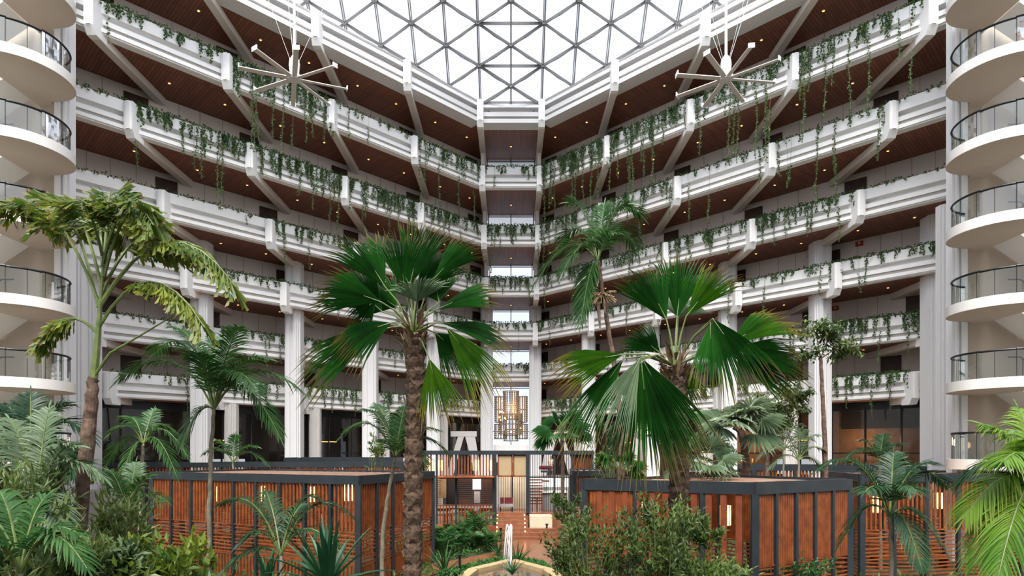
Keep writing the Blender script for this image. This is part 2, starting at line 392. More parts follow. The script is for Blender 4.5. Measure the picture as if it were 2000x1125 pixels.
# skylight
sky = thing('window_1', 'large triangulated glass skylight over the atrium', 'skylight', (0, 8.28*U, TOP[0]), kind='structure')
def sz(Z): return EYE+U*(4.605+(8.28-Z)*.84)
dx = 494*U/F; hs = .1763
nodes = {}
for c in range(-9, 10):
    for j in range(-1, 7):
        Z = (8.145 if c % 2 == 0 else 7.965)-2*hs*j
        nodes[(c, j)] = Vector((c*dx, Z*U, sz(Z)))
fr = MB(); ti = MB()
down = Vector((0, -.64, -.77)).normalized()*.42
def member(a, b, tie=True):
    d = (b-a).normalized(); sdv = d.cross(Vector((0, -.64, .77))).normalized()*.055
    if abs(a.x) < .01 and abs(b.x) < .01: fr.bar(a, b, .09, .16)
    else: fr.bar(a+sdv, b+sdv, .045, .16); fr.bar(a-sdv, b-sdv, .045, .16)
    if tie: ti.tube([a+down*.25, (a+b)/2+down*.85, b+down*.25], .022, 4, False)
for (c, j), p in nodes.items():
    q = nodes.get((c, j+1))
    if q is not None: member(p, q, c != 0)
    for dc in (1,):
        for jj in ((j, j-1) if c % 2 == 0 else (j, j+1)):
            q = nodes.get((c+dc, jj))
            if q is not None: member(p, q, True)
    fr.obox(p+down*.1, (.12, 0, 0), (0, .1, 0), (0, 0, .09))
for j in range(0, 10):
    a = nodes.get((-1, j)); b = nodes.get((1, j))
    if a and b: member(a, b, False)
fr.build('skylight_frame', 'steel', sky); ti.build('tie_rod', 'steel', sky)
g = MB(); up = Vector((0, 0, .12)); Z0 = 8.33; Z1 = 8.145-2*hs*6
for c in range(-9, 9): g.quad((c*dx, Z0*U, sz(Z0)+.15), ((c+1)*dx, Z0*U, sz(Z0)+.15), ((c+1)*dx, Z1*U, sz(Z1)+.15), (c*dx, Z1*U, sz(Z1)+.15))
g.build('glass_pane', 'pane', sky)

# stair towers with the curved landings
OUT = [(19.3, 26.56), (18.5, 26.45), (17.95, 26.1), (17.66, 25.65), (17.54, 25.15), (17.56, 24.65), (17.70, 24.2), (17.95, 23.78), (18.3, 23.45), (18.8, 23.18), (19.5, 22.98), (20.5, 22.85), (22.5, 22.8), (25, 22.8)]
def smooth_curve(pts, m=4):
    out = []
    for i in range(len(pts)-1):
        p0 = Vector(pts[max(i-1, 0)]); p1 = Vector(pts[i]); p2 = Vector(pts[i+1]); p3 = Vector(pts[min(i+2, len(pts)-1)])
        for j in range(m):
            t = j/m; out.append(.5*((2*p1)+(p2-p0)*t+(2*p0-5*p1+4*p2-p3)*t*t+(3*p1-p0-3*p2+p3)*t*t*t))
    out.append(Vector(pts[-1])); return out
curve = smooth_curve(OUT)
for sd in (-1, 1):
    nm = 'left' if sd < 0 else 'right'
    mb = MB(); mb.use('tower'); mb.box(min(sd*19.2, sd*32), max(sd*19.2, sd*32), 26.9, 27.2, -.1, 27)
    mb.use('column'); pp = [(18.62, 26.72), (18.74, 26.72), (18.74, 26.64), (18.84, 26.64), (18.84, 26.72), (18.95, 26.72), (18.95, 26.58), (19.17, 26.58), (19.2, 26.62), (19.2, 27.1), (18.62, 27.1)]
    pp = [(sd*p[0], p[1]) for p in pp]; mb.prism(pp if sd > 0 else pp[::-1], -.1, 27)
    struct(mb.build('wall_%s' % nm), 'beige stair tower wall and white pilaster at the %s edge' % nm, 'wall')
    slab_b = [19.75, 16.64, 13.62, 10.60, 7.55, 4.40]     # slab bottom heights above ground, replaced below
    for i in range(7):
        # bottom of slab at the left-most point (25.15 m deep): floor to floor 3.09 m
        zb = 4.6+3640*U/F - 3.075*i + 3.09
        th = .40
        last = zb < 4.0
        lv = ['topmost', 'second from the top', 'third from the top', 'fourth from the top', 'fifth from the top', 'sixth from the top', 'lowest at lobby level'][i]
        if zb+th+1 > 26: continue
        t = thing('curved_balcony', 'curved white glass-railed landing on the %s tower, %s' % (nm, lv), 'balcony', (sd*19.3, 26.6, zb), 'curved landings of the %s stair tower' % nm)
        mb = MB(); poly = [(sd*p.x, p.y) for p in curve]+[(sd*25, 24.6), (sd*20.0, 24.6), (sd*20.0, 26.88), (sd*19.3, 26.88)]
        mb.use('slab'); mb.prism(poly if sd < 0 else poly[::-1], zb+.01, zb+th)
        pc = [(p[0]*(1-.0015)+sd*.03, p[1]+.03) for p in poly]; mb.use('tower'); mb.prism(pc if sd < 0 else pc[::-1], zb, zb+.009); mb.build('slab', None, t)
        gl = MB(); rl = MB(); zt0 = zb+th; cc = [Vector((sd*(p.x+.22*(1 if p.x < 18.6 else .3)), p.y+(.20 if p.y < 24.2 else 0))) for p in curve[2:]]
        for p, q in zip(cc, cc[1:]): gl.quad((p.x, p.y, zt0), (q.x, q.y, zt0), (q.x, q.y, zt0+1.02), (p.x, p.y, zt0+1.02))
        gl.build('glass_panel', 'glass', t, smooth=True)
        rl.tube([(p.x, p.y, zt0+1.04) for p in cc], .042, 6); 
        rl.build('handrail', 'black', t)
        jt = MB()
        for w_ in range(3, len(cc)-1, 6): jt.box(cc[w_].x-.008, cc[w_].x+.008, cc[w_].y-.008, cc[w_].y+.008, zt0, zt0+1.02)
        jt.build('panel_joint', 'dark', t)
    for i in range(1, 7):
        zb = 4.6+3640*U/F-3.075*i+3.09
        if zb+3 > 26: continue
        lv = ['', 'second from the top', 'third from the top', 'fourth from the top', 'fifth from the top', 'sixth from the top', 'lowest'][i]
        t = thing('stair_flight', 'stair flight with black handrail in the %s tower, above the landing %s' % (nm, lv), 'stairs', (sd*21, 26, zb+.4), 'stair flights of the %s tower' % nm)
        mb = MB(); a = Vector((sd*20.2, 25.9, zb+.4+3.05)); b = Vector((sd*24.6, 25.9, zb+.5))
        mb.obox((a+b)/2+Vector((0, 0, -.1)), (b-a)/2, (0, .72, 0), (0, 0, .13))
        for s_ in range(14):
            p = a.lerp(b, (s_+.5)/14); mb.box(p.x-.16, p.x+.16, 25.18, 26.62, p.z-.05, p.z+.14)
        mb.build('flight', 'slab', t)
        r = MB(); r.tube([a+Vector((-sd*.5, -.8, 1.0)), a+Vector((0, -.8, 1.0)), b+Vector((0, -.8, .95))], .03, 6)
        for s_ in range(3): p = a.lerp(b, s_/2.0+.02); r.tube([p+Vector((0, -.8, 0)), p+Vector((0, -.8, .97))], .018, 5)
        r.build('handrail', 'black', t)

# downlights
for k in range(0, 6):
    z = TOP[k]-BD+.02
    for sd in (-1, 0, 1):
        for n in range(0, 5 if sd else 1):
            for h in ((.25, .72) if sd else (.5,)):
                if sd:
                    x = XP[n]+(XP[n+1]-XP[n])*h
                    if x > XE[k]-.3: continue
                    y = YF(k, x)+2.9; fx = sd*x
                    lb = '%s warm downlight under the %s, %s bay %s of centre' % ('inner' if h < .5 else 'outer', LV[k], ORD[n], 'left' if sd < 0 else 'right')
                else: fx = 0; y = ZC[k]+3.2; lb = 'small warm downlight in the centre bay soffit under the %s' % LV[k]
                mb = MB(); mb.use('rib'); mb.tube([(fx, y, z+.01), (fx, y, z-.02)], .085, 10); mb.use('warm'); mb.tube([(fx, y, z-.015), (fx, y, z-.03)], .05, 10)
                tag(mb.build('recessed_downlight', loc=(fx, y, z)), lb, 'downlight', 'warm downlights in the soffits')

# the rest of the atrium behind the viewer closes the court
mb = MB(); mb.use('white'); mb.box(-34, 34, -22.4, -22, 0, TOP[0]); struct(mb.build('wall_back'), 'pale wall closing the atrium at the back', 'wall')
for sd in (-1, 1):
    mb = MB(); mb.use('white'); x0, x1 = sorted((sd*33.6, sd*34)); mb.box(x0, x1, -22, 27, 0, TOP[0]); struct(mb.build('wall_left' if sd < 0 else 'wall_right'), 'pale side wall of the atrium beyond the frame', 'wall')

# ceiling fans
def fan(px, py, Y, lab, rot):
    c = P(px, py, Y); t = thing('ceiling_fan', lab, 'ceiling fan', c, 'large ceiling fans')
    zt = sz(Y/U) if Y/U > 4.5 else c.z+9
    zt = c.z+8.0
    m = MB(); m.tube([c+Vector((0, 0, .9)), (c.x, c.y, zt)], .055, 10); m.build('down_rod', 'fanwhite', t)
    m = MB(); m.tube([c+Vector((0, 0, -.06)), c+Vector((0, 0, .12)), c+Vector((0, 0, .2)), c+Vector((0, 0, .55)), c+Vector((0, 0, .75)), c+Vector((0, 0, .95))], [.26, .28, .18, .22, .2, .08], 14); m.build('motor_hub', 'fanwhite', t, smooth=False)
    for i in range(8):
        a = rot+i*math.pi/4; d = Vector((math.cos(a), math.sin(a), 0)); s = Vector((-d.y, d.x, 0))
        m = MB(); m.use('fanmetal'); p0 = c+d*.2; p1 = c+d*2.1; tilt = (s+Vector((0, 0, .18))).normalized()
        m.obox((p0+p1)/2, (p1-p0)/2, tilt*.10, tilt.cross(d)*.014)
        b = m.build('blade', parent=t)
        m = MB(); m.use('fanwhite'); m.obox(p1+Vector((0, 0, .03)), d*.02, tilt*.13, Vector((0, 0, .09))); wl = m.build('winglet', parent=b); wl.location = (0, 0, 0)
    m = MB()
    for i in range(4):
        a = .5+i*math.pi/2; m.tube([c+Vector((0, 0, .3)), c+Vector((math.cos(a)*2.4, math.sin(a)*2.4, 6.5))], .008, 4)
    m.build('guy_wire', 'fanwhite', t)
fan(575, 154, 26, 'white eight-bladed ceiling fan hanging in front of the left galleries', .36)
fan(1418, 154, 26, 'white eight-bladed ceiling fan hanging in front of the right galleries', .12)

# ================================================================ ground, lobby
mb = MB(); mb.use('soil'); mb.prism([(-60, -60), (60, -60), (60, 60), (-60, 60)], -.3, 0); struct(mb.build('floor'), 'dark garden soil under the planting', 'ground')
mb = MB(); mb.use('floorm')
lf = [(-2.6, 50)]
q = [(26, 28.2), (26, 64), (-26, 64), (-26, 28.2), (-8, 45.0), (-2.2, 51.2), (2.2, 51.2), (8, 45.0)]
mb.prism(q, 0.01, LOB); struct(mb.build('floor'), 'pale raised lobby floor behind the columns', 'floor')
# lobby facade: dark glazing, secondary columns, lit counters
def YL(x): return 57.0-SL*max(0, abs(x)-2.6)
for sd in (-1, 1):
    nm = 'left' if sd < 0 else 'right'
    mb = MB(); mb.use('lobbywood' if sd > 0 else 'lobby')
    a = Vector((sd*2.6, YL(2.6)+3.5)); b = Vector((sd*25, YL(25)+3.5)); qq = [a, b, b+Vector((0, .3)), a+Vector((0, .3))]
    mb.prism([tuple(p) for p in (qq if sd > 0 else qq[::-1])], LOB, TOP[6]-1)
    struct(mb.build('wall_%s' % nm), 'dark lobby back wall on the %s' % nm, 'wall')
    a = Vector((sd*2.6, YL(2.6))); b = Vector((sd*25, YL(25))); t = (b-a).normalized()
    wn = thing('window_%d' % (8 if sd < 0 else 9), 'dark full-height lobby glazing under the lowest gallery on the %s' % nm, 'window', (a.x, a.y, LOB), kind='structure')
    g = MB(); g.quad((a.x, a.y, LOB), (b.x, b.y, LOB), (b.x, b.y, TOP[6]-BD-.4), (a.x, a.y, TOP[6]-BD-.4)); g.build('window_pane', 'darkglass', wn)
    m = MB(); L = (b-a).length; s = 0
    while s < L:
        p = a+t*s; m.box(p.x-.04, p.x+.04, p.y-.06, p.y+.06, LOB, TOP[6]-BD-.2); s += 1.9
    m.bar((a.x, a.y, LOB+1.9), (b.x, b.y, LOB+1.9), .06, .08); m.bar((a.x, a.y, TOP[6]-BD-.3), (b.x, b.y, TOP[6]-BD-.3), .12, .5)
    m.build('window_frame', 'black', wn)
    for n in range(4):
        x = (XP[n+1]+XP[n])/2+1.6; y = YL(x)-1.2
        mb = MB(); mb.use('slab'); fluted(mb, sd*x, y, .75, .7, LOB, TOP[6]-BD)
        mb.cur = 0
        struct(mb.build('column'), 'short cream lobby column, %s outward from the centre on the %s' % (ORD[n], nm), 'column')
    for n, (x, wd_) in enumerate(((9.5, 2.2), (13.6, 2.4), (19.2, 3.2))):
        y = YL(x)+1.6; p = Vector((sd*x, y)); mb = MB(); mb.use('lit')
        mb.obox((p.x, p.y, LOB+.95), (t.x*wd_/2, t.y*wd_/2, 0), (-t.y*.06, t.x*.06, 0), (0, 0, .55)); mb.use('lobby')
        mb.obox((p.x, p.y-.3, LOB+.25), (t.x*wd_/2, t.y*wd_/2, 0), (-t.y*.4, t.x*.4, 0), (0, 0, .25))
        tag(mb.build('reception_counter', loc=(p.x, p.y, LOB)), 'bright white backlit counter behind the %s lobby glass, %s outward from the centre' % (nm, ORD[n]), 'counter', 'backlit counters in the lobby')
        m = MB(); m.use('warm'); pp = p+t*.3
        m.obox((pp.x, pp.y-.2, LOB+2.75), (t.x*.95, t.y*.95, 0), (0, .02, 0), (0, 0, .025)); m.use('black')
        for e in (-.6, .6): m.tube([(pp.x+t.x*e, pp.y-.2+t.y*e, LOB+2.78), (pp.x+t.x*e, pp.y-.2+t.y*e, TOP[6]-BD)], .012, 4)
        tag(m.build('linear_pendant', loc=(pp.x, pp.y, LOB+2.75)), 'thin glowing linear pendant in the %s lobby, %s outward from the centre' % (nm, ORD[n]), 'pendant lamp', 'linear lobby pendants')
    if sd > 0:
        p0 = a+t*9; mb = MB(); mb.use('lobby'); mb.obox((a.x+t.x*29.5, a.y+t.y*29.5+3.3, LOB+4.4), (t.x*2.6, t.y*2.6, 0), (0, .04, 0), (0, 0, .95)); tag(mb.build('dark_wall_panel', loc=(a.x+t.x*29.5, a.y+t.y*29.5+3.3, LOB+4.4)), 'large black panel high on the wood-lined right lobby wall', 'wall panel')
    for q in (.3, .6, .85):
        l = bpy.data.lights.new('lobby_fill', 'POINT'); l.energy = 60 if sd > 0 else 14; l.color = (1, .62, .32); l.shadow_soft_size = .3  # point lights added to lift the dark lobby, apart from the pendant meshes
        o = bpy.data.objects.new('lobby_fill', l); col.objects.link(o); pp = a.lerp(b, q); o.location = (pp.x, pp.y+1.6, LOB+2.6)
    # drapes beside the chandelier
    mb = MB(); mb.use('cloth'); y = 53.5
    for (xa, xb, xc, xd) in ((2.5, 3.0, 3.05, 3.9), (4.9, 5.5, 3.95, 4.45)):
        mb.quad((sd*xa, y, LOB), (sd*xb, y, LOB), (sd*xd, y, LOB+3.4), (sd*xc, y, LOB+3.4))
        mb.quad((sd*xa, y+.1, LOB), (sd*xb, y+.1, LOB), (sd*xd, y+.1, LOB+3.4), (sd*xc, y+.1, LOB+3.4))
    mb.box(min(sd*2.9, sd*5.1), max(sd*2.9, sd*5.1), y-.02, y+.12, LOB+3.3, LOB+3.75)
    tag(mb.build('tied_curtain', loc=(sd*4, y, LOB)), 'tall pale curtain tied into an A shape in the lobby %s of the chandelier' % nm, 'curtain', 'tied lobby curtains')

# chandelier
cy = 56.0; t = thing('chandelier', 'tiered chandelier of cream tubes and warm bulbs between the centre columns', 'chandelier', (0, cy, 5.6))
def cz(py): return EYE+(HY-py)*cy/F
tub = MB(); rng = MB()
def tier(cx, r, y0, y1, n):
    z1 = cz(y0); z0 = cz(y1)
    for i in range(n):
        a = 2*math.pi*i/n; x = cx+r*math.cos(a); y = cy+r*math.sin(a); z = z1
        tub.tube([(x, y, z1), (x, y, z0)], .018, 4)
        while z > z0+.1:
            tub.tube([(x, y, z), (x, y, z-.13)], .07, 6); z -= .19
    for zz in (z0+.05, (z0+z1)/2, z1-.02):
        rng.tube([(cx+r*math.cos(2*math.pi*i/20), cy+r*math.sin(2*math.pi*i/20), zz) for i in range(21)], .025, 4)
tier(0, .66, 764, 820, 18); tier(-.95, .48, 774, 826, 13); tier(.95, .48, 774, 826, 13); tier(0, 1.0, 808, 848, 22); tier(-.95, .5, 828, 858, 13); tier(.95, .5, 828, 858, 13); tier(0, .6, 838, 862, 14)
tub.build('glass_tube', 'shell', t); rng.build('ring', 'shell', t)
for i in range(16):
    px = random.choice([-.9, -.5, 0, .35, .9, .1])+R(-.15, .15); z = cz(R(775, 850)); m = MB(); m.tube([(px, cy-.55, z-.06), (px, cy-.55, z-.02), (px, cy-.55, z+.05)], [.03, .065, .03], 8); m.build('bulb', 'bulb', t)
m = MB(); m.tube([(0, cy, cz(770)), (0, cy, TOP[5]-BD)], .02, 5); m.build('hanging_rod', 'black', t)
lt = bpy.data.lights.new('chandelier_light', 'POINT'); lt.energy = 40; lt.color = (1, .6, .3); lt.shadow_soft_size = .5
lo = bpy.data.objects.new('chandelier_light', lt); col.objects.link(lo); lo.parent = t; lo.location = (0, -1.0, 3)
mb = MB(); mb.use('white'); mb.box(-1.5, 1.5, 54.6, 55.6, LOB, LOB+2.6); mb.use('lobby'); mb.box(-1.4, 1.4, 54.5, 54.7, LOB, LOB+1.1)
tag(mb.build('reception_wall', loc=(0, 55, LOB)), 'white block wall standing directly below the chandelier', 'wall block')

# ================================================================ pavilions
def slats_v(mb, a, b, z0, z1, gap=.16, w_=.07, d_=.05):
    a = Vector(a); b = Vector(b); L = (b-a).length; t = (b-a)/L; n = int(L/gap)
    for i in range(n):
        p = a+t*(i+.5)*L/n; nn = Vector((-t.y, t.x))
        mb.obox((p.x, p.y, (z0+z1)/2), (t.x*w_/2, t.y*w_/2, 0), (nn.x*d_/2, nn.y*d_/2, 0), (0, 0, (z1-z0)/2))
def slats_h(mb, a, b, z0, z1, gap=.13, h_=.045, jit=0):
    z = z0+.06
    while z < z1:
        j = R(-jit, jit); mb.bar((a[0], a[1], z+j), (b[0], b[1], z-j), .04, h_); z += gap
FOOT = []
def pavilion(lab, group, corners, z1, spec, bd=.3, roof=True, open_sides=(), posts_gap=1.25, lanterns=(), pw=.14):
    """corners in plan (front ones first); spec = list of (kind, z0, z1) bands"""
    FOOT.append(corners); c0 = corners[0]; t = thing('slatted_pavilion', lab, 'pavilion', (c0[0], c0[1], 0), group)
    fr = MB(); n = len(corners)
    for i in range(n):
        a = Vector(corners[i]); b = Vector(corners[(i+1) % n]); d = (b-a).normalized()
        fr.bar((a.x-d.x*.07, a.y-d.y*.07, z1-bd/2), (b.x+d.x*.07, b.y+d.y*.07, z1-bd/2), .15, bd)
    fr.build('roof_frame', 'dark', t)
    for a in corners:
        m = MB(); m.box(a[0]-.09, a[0]+.09, a[1]-.09, a[1]+.09, 0, z1-bd); m.build('corner_post', 'dark', t)
    for i in range(n):
        if i in open_sides: continue
        a = Vector(corners[i]); b = Vector(corners[(i+1) % n]); L = (b-a).length; d = (b-a)/L
        nb = max(1, round(L/posts_gap))
        for j in range(1, nb):
            p = a+d*L*j/nb; m = MB(); m.obox((p.x, p.y, (z1-bd)/2), (d.x*.05, d.y*.05, 0), (-d.y*pw/2, d.x*pw/2, 0), (0, 0, (z1-bd)/2)); m.build('post', 'dark', t)
        sv = MB(); sh = MB(); off = Vector((d.y, -d.x))*.0
        for j in range(nb):
            p = a+d*(L*j/nb+.09); q = a+d*(L*(j+1)/nb-.09)
            for kd, s0, s1 in spec:
                if kd == 'v': slats_v(sv, p, q, s0, s1)
                elif kd == 'V': slats_v(sv, p, q, s0, s1, .095, .075)
                else: slats_h(sh, p, q, s0, s1, jit=.035)
                fr2 = None
        for kd, s0, s1 in spec: sh.bar((a.x, a.y, s0), (b.x, b.y, s0), .05, .04)
        if sv.v: sv.build('vertical_slats', 'slat', t)
        if sh.v: sh.build('horizontal_slats', 'slat', t)
    if roof:
        m = MB(); a, b = Vector(corners[0]), Vector(corners[1]); c = Vector(corners[-1]); L = (b-a).length; k = int(L/.42)
        c2 = Vector(corners[2])
        for j in range(k):
            f = (j+.5)/k; p = a.lerp(b, f); q = c.lerp(c2, f); m.bar((p.x, p.y, z1-.10), (q.x, q.y, z1-.10), .16, .04)
        m.build('roof_planks', 'plank', t)
    for (x, y, z, s) in lanterns:
        lan = thing('lantern', 'glowing paper lantern hanging at %s inside the %s' % ('', lab), 'lantern', (x, y, z), 'lanterns')
        bpy.data.objects.remove(lan)
    return t
LANTERNS = []
def lantern(x, y, z, lab, r=.16, h=.5, power=12, zt=None):
    t = thing('hanging_lantern', lab, 'lantern', (x, y, z), 'warm lanterns in the pavilions')
    m = MB(); m.tube([(x, y, z), (x, y, z+h)], r, 10); m.build('lamp_shade', 'lantern', t)
    m = MB()
    for i in range(6): a = i*math.pi/3; m.tube([(x+r*1.05*math.cos(a), y+r*1.05*math.sin(a), z-.02), (x+r*1.05*math.cos(a), y+r*1.05*math.sin(a), z+h+.02)], .01, 4)
    m.tube([(x, y, z+h), (x, y, zt or z+h+.6)], .01, 4); m.build('wire_frame', 'black', t)
    l = bpy.data.lights.new('lantern_light', 'POINT'); l.energy = power; l.color = (1, .55, .22); l.shadow_soft_size = r*1.1
    o = bpy.data.objects.new('lantern_light', l); col.objects.link(o); o.parent = t; o.location = (0, -r-.12, h/2)
PZ = EYE-.75
pavilion('large slatted timber pavilion with charcoal roof frame at lower left', 'slatted pavilions', [(-5.06, 21.0), (-14.6, 25.8), (-12.4, 30.6), (-3.28, 26.5)], PZ,
         [('v', 1.95, PZ-.3), ('h', .85, 1.9), ('v', .05, .8)])
pavilion('slatted timber pavilion with dark frame behind the fan palm trunk at lower right', 'slatted pavilions', [(6.26, 16.3), (9.9, 18.55), (7.4, 22.6), (2.13, 18.55)], PZ,
         [('V', 1.64, PZ-.3), ('h', .6, 1.6)], bd=.32, open_sides=(3,), posts_gap=.95)
# the open front side of the right pavilion has wide-set slats
pr = [o for o in bpy.data.objects if o.name.startswith('slatted_pavilion')][-1]
m = MB(); slats_v(m, (2.4, 18.4), (6.1, 16.38), 1.55, PZ-.32, .38, .16, .09); m.build('vertical_slats', 'slat2', pr)
m = MB(); slats_v(m, (2.3, 18.45), (3.55, 17.8), 1.9, PZ-.32, .10, .09, .05); m.build('vertical_slats', 'slat', pr)
for f in (.33, .72):
    m = MB(); p = Vector((2.13, 18.55)).lerp(Vector((6.26, 16.3)), f); m.box(p.x-.07, p.x+.07, p.y-.07, p.y+.07, 0, PZ-.3); m.build('post', 'dark', pr)
pavilion('slatted timber pavilion at the right edge behind the feather palms', 'slatted pavilions', [(12.45, 22.5), (19.8, 23.2), (20.0, 27.5), (13.3, 27.0)], PZ,
         [('v', 1.85, PZ-.28), ('h', .1, 1.8)], bd=.28)
pavilion('second row pavilion at left, its roof beam just above the nearest one', 'slatted pavilions', [(-5.8, 34.0), (-21.2, 33.4), (-21.0, 37.2), (-5.8, 38)], EYE-.5, [('v', 1.5, EYE-.75), ('h', .2, 1.4)], bd=.26, posts_gap=2.0)
pavilion('third row pavilion at left with a low grey roof beam before the columns', 'slatted pavilions', [(-7.2, 39.2), (-13.9, 39.0), (-13.9, 41.5), (-7.2, 41.8)], EYE-.27, [('v', 2.0, EYE-.6)], bd=.28, posts_gap=2.4)
pavilion('back pavilion at right with short slats under a grey beam behind the fan palms', 'slatted pavilions', [(12.3, 32.0), (19.6, 30.0), (20.4, 33.8), (13.0, 36)], EYE-.62, [('v', 1.4, EYE-.88), ('h', .2, 1.3)], bd=.26, posts_gap=2.0)
pavilion('small slatted pavilion between the entrance steps and the right pavilion', 'slatted pavilions', [(2.85, 28.5), (5.2, 29.6), (5.0, 33), (3.1, 32.6)], EYE-.80, [('V', 2.2, EYE-1.05), ('h', .1, 2.1)], bd=.26)
for (x, y, z, l) in ((-12.6, 27.0, 2.55, 'farthest left in the large lower left pavilion'), (-10.4, 26.5, 2.6, 'second from the left in the large lower left pavilion'), (-8.2, 26.0, 2.6, 'third from the left in the large lower left pavilion'), (-6.3, 24.6, 2.75, 'nearest the corner post of the large lower left pavilion'),
                     (3.9, 19.6, 2.5, 'behind the shrub in the right pavilion'), (6.7, 19.8, 2.35, 'near the corner of the right pavilion'), (14.2, 24.6, 2.3, 'behind the feather palm in the pavilion at the right edge'), (17.0, 25.2, 2.4, 'further right in the pavilion at the right edge')):
    lantern(x, y, z, 'glowing lantern hanging %s' % l, r=.17, h=.62, power=22, zt=PZ-.15)
# benches and tables inside the pavilions
def bench(x, y, rz, L, lab, back=True):
    t = thing('wooden_bench', lab, 'bench', (x, y, 0), 'pavilion benches'); t.rotation_euler = (0, 0, rz)
    def add(nm, boxes):
        m = MB()
        for b in boxes: m.box(*b)
        o = m.build(nm, 'slat'); o.parent = t
    add('seat', [(-L/2, L/2, -.25+i*.17, -.11+i*.17, .42, .47) for i in range(3)])
    if back: add('backrest', [(-L/2, L/2, .28, .32, .55+i*.16, .67+i*.16) for i in range(3)])
    for s in (-1, 1): add('leg', [(s*(L/2-.1)-.04, s*(L/2-.1)+.04, -.22, .3, 0, .42)])
bench(-9.0, 25.3, -.45, 3.2, 'long wooden bench inside the large lower left pavilion'); bench(5.6, 18.6, -.5, 1.9, 'wooden bench inside the pavilion behind the fan palm trunk'); bench(16.0, 25.4, 0, 3.0, 'wooden bench in the pavilion at the right edge')

# central pavilion ------------------------------------------------
Y0 = 36.0
def X_(px, Y=Y0): return (px-CX)*Y/F
def Z_(py, Y=Y0): return EYE+(HY-py)*Y/F
DK = Z_(1001)
mb = MB(); mb.use('deck'); mb.box(X_(826), X_(968), Y0-.6, Y0+6, 0, Z_(1026)); mb.box(X_(968), X_(1160), Y0, Y0+6, 0, DK)
mb.box(X_(826), X_(968), Y0-.1, Y0+6, Z_(1026)-.02, Z_(1024))
struct(mb.build('floor'), 'wooden deck plinth of the central pavilion', 'deck')
t = thing('central_pavilion', 'two-storey open timber and steel pavilion at the centre behind the fountain', 'pavilion', (X_(990), Y0, Z_(1024)))
m = MB(); m.box(X_(820), X_(1160), Y0-.1, Y0+.12, Z_(888), Z_(880)); m.box(X_(820), X_(1160), Y0+3.9, Y0+4.1, Z_(888), Z_(880))
for px in (820, 966, 1031, 1157): m.box(X_(px)-.1, X_(px)+.1, Y0, Y0+4, Z_(888), Z_(881))
m.build('roof_frame', 'dark', t)
for px, pb in ((822, 1024), (853, 1024), (891, 1024), (966, 1026), (1031, 1003), (1083, 1003), (1118, 1003), (1157, 1003)):
    m = MB(); w_ = .11 if px in (966, 1031) else .055; m.box(X_(px)-w_, X_(px)+w_, Y0-w_, Y0+w_, Z_(pb), Z_(888)); m.build('post', 'dark', t)
m = MB()
for px in range(824, 964, 6):
    if R(0, 1) < .93: m.box(X_(px)-.035, X_(px)+.035, Y0-.02, Y0+.03, Z_(930), Z_(888))
m.build('upper_slats', 'slat', t)
m = MB(); m.box(X_(822), X_(966), Y0-.05, Y0+.05, Z_(935), Z_(929)); m.box(X_(858), X_(966), Y0-1.0, Y0-.1, Z_(932), Z_(930)); m.build('wood_beam', 'slat', t)
m = MB()
for a, b, yy in ((845, 862, .0), (893, 921, .3), (940, 964, .6)):
    for py in range(938, 986, 4): m.box(X_(a), X_(b), Y0+yy, Y0+yy+.04, Z_(py+1.6), Z_(py))
m.build('horizontal_slats', 'slat', t)
m = MB()
for px in range(848, 964, 6): m.box(X_(px)-.03, X_(px)+.03, Y0-.03, Y0+.01, Z_(1024), Z_(987))
m.box(X_(845), X_(966), Y0-.05, Y0+.05, Z_(988), Z_(985.5)); m.build('railing', 'slat', t)
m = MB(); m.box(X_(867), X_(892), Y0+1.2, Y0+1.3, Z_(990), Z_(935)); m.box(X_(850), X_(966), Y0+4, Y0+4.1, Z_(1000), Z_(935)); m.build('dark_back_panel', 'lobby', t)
m = MB(); m.box(X_(853), X_(868), Y0+1, Y0+1.06, Z_(975), Z_(936)); m.build('woven_screen', 'screen', t)
m = MB(); m.box(X_(921), X_(938), Y0+1.0, Y0+1.06, Z_(958), Z_(937)); m.build('bright_window', 'lit', t)
m = MB(); m.box(X_(924), X_(936), Y0+1.0, Y0+1.06, Z_(985), Z_(962)); m.build('pale_panel', 'cloth', t)
for a, b in ((973, 1000), (1003, 1029)):
    m = MB(); m.use('screen'); m.box(X_(a), X_(b), Y0+.02, Y0+.05, Z_(930), Z_(889)); m.use('slat')
    for px in (a, b): m.box(X_(px)-.04, X_(px)+.04, Y0, Y0+.07, Z_(931), Z_(888))
    for py in (889, 930): m.box(X_(a), X_(b), Y0, Y0+.07, Z_(py)-.04, Z_(py)+.04)
    m.build('woven_screen', None, t)
m = MB(); m.box(X_(973), X_(1029), Y0+2.6, Y0+2.7, DK, Z_(925)); m.build('stone_back_wall', 'beige', t)
m = MB()
for px in [973+i*4.7 for i in range(13)]: m.box(X_(px)-.012, X_(px)+.012, Y0+1.5, Y0+1.53, DK, Z_(930))
m.box(X_(999), X_(1002), Y0+1.45, Y0+1.55, DK, Z_(930)); m.build('metal_screen', 'black', t)
m = MB()
for px in [1036+i*4.4 for i in range(28)]: m.box(X_(px)-.014, X_(px)+.014, Y0-.02, Y0+.02, Z_(1000), Z_(888))
m.box(X_(1034), X_(1157), Y0-.03, Y0+.03, Z_(933.5), Z_(931)); m.build('metal_screen', 'black', t)
m = MB(); m.box(X_(1120), X_(1157), Y0+.1, Y0+.2, Z_(990), Z_(888)); m.build('timber_panel', 'slat', t)
m = MB()
for i in range(9): m.box(X_(1036), X_(1062), Y0+1.0+i*.02, Y0+1.04+i*.02, Z_(940+i*6), Z_(937.5+i*6))
m.build('horizontal_slats', 'slat', t)
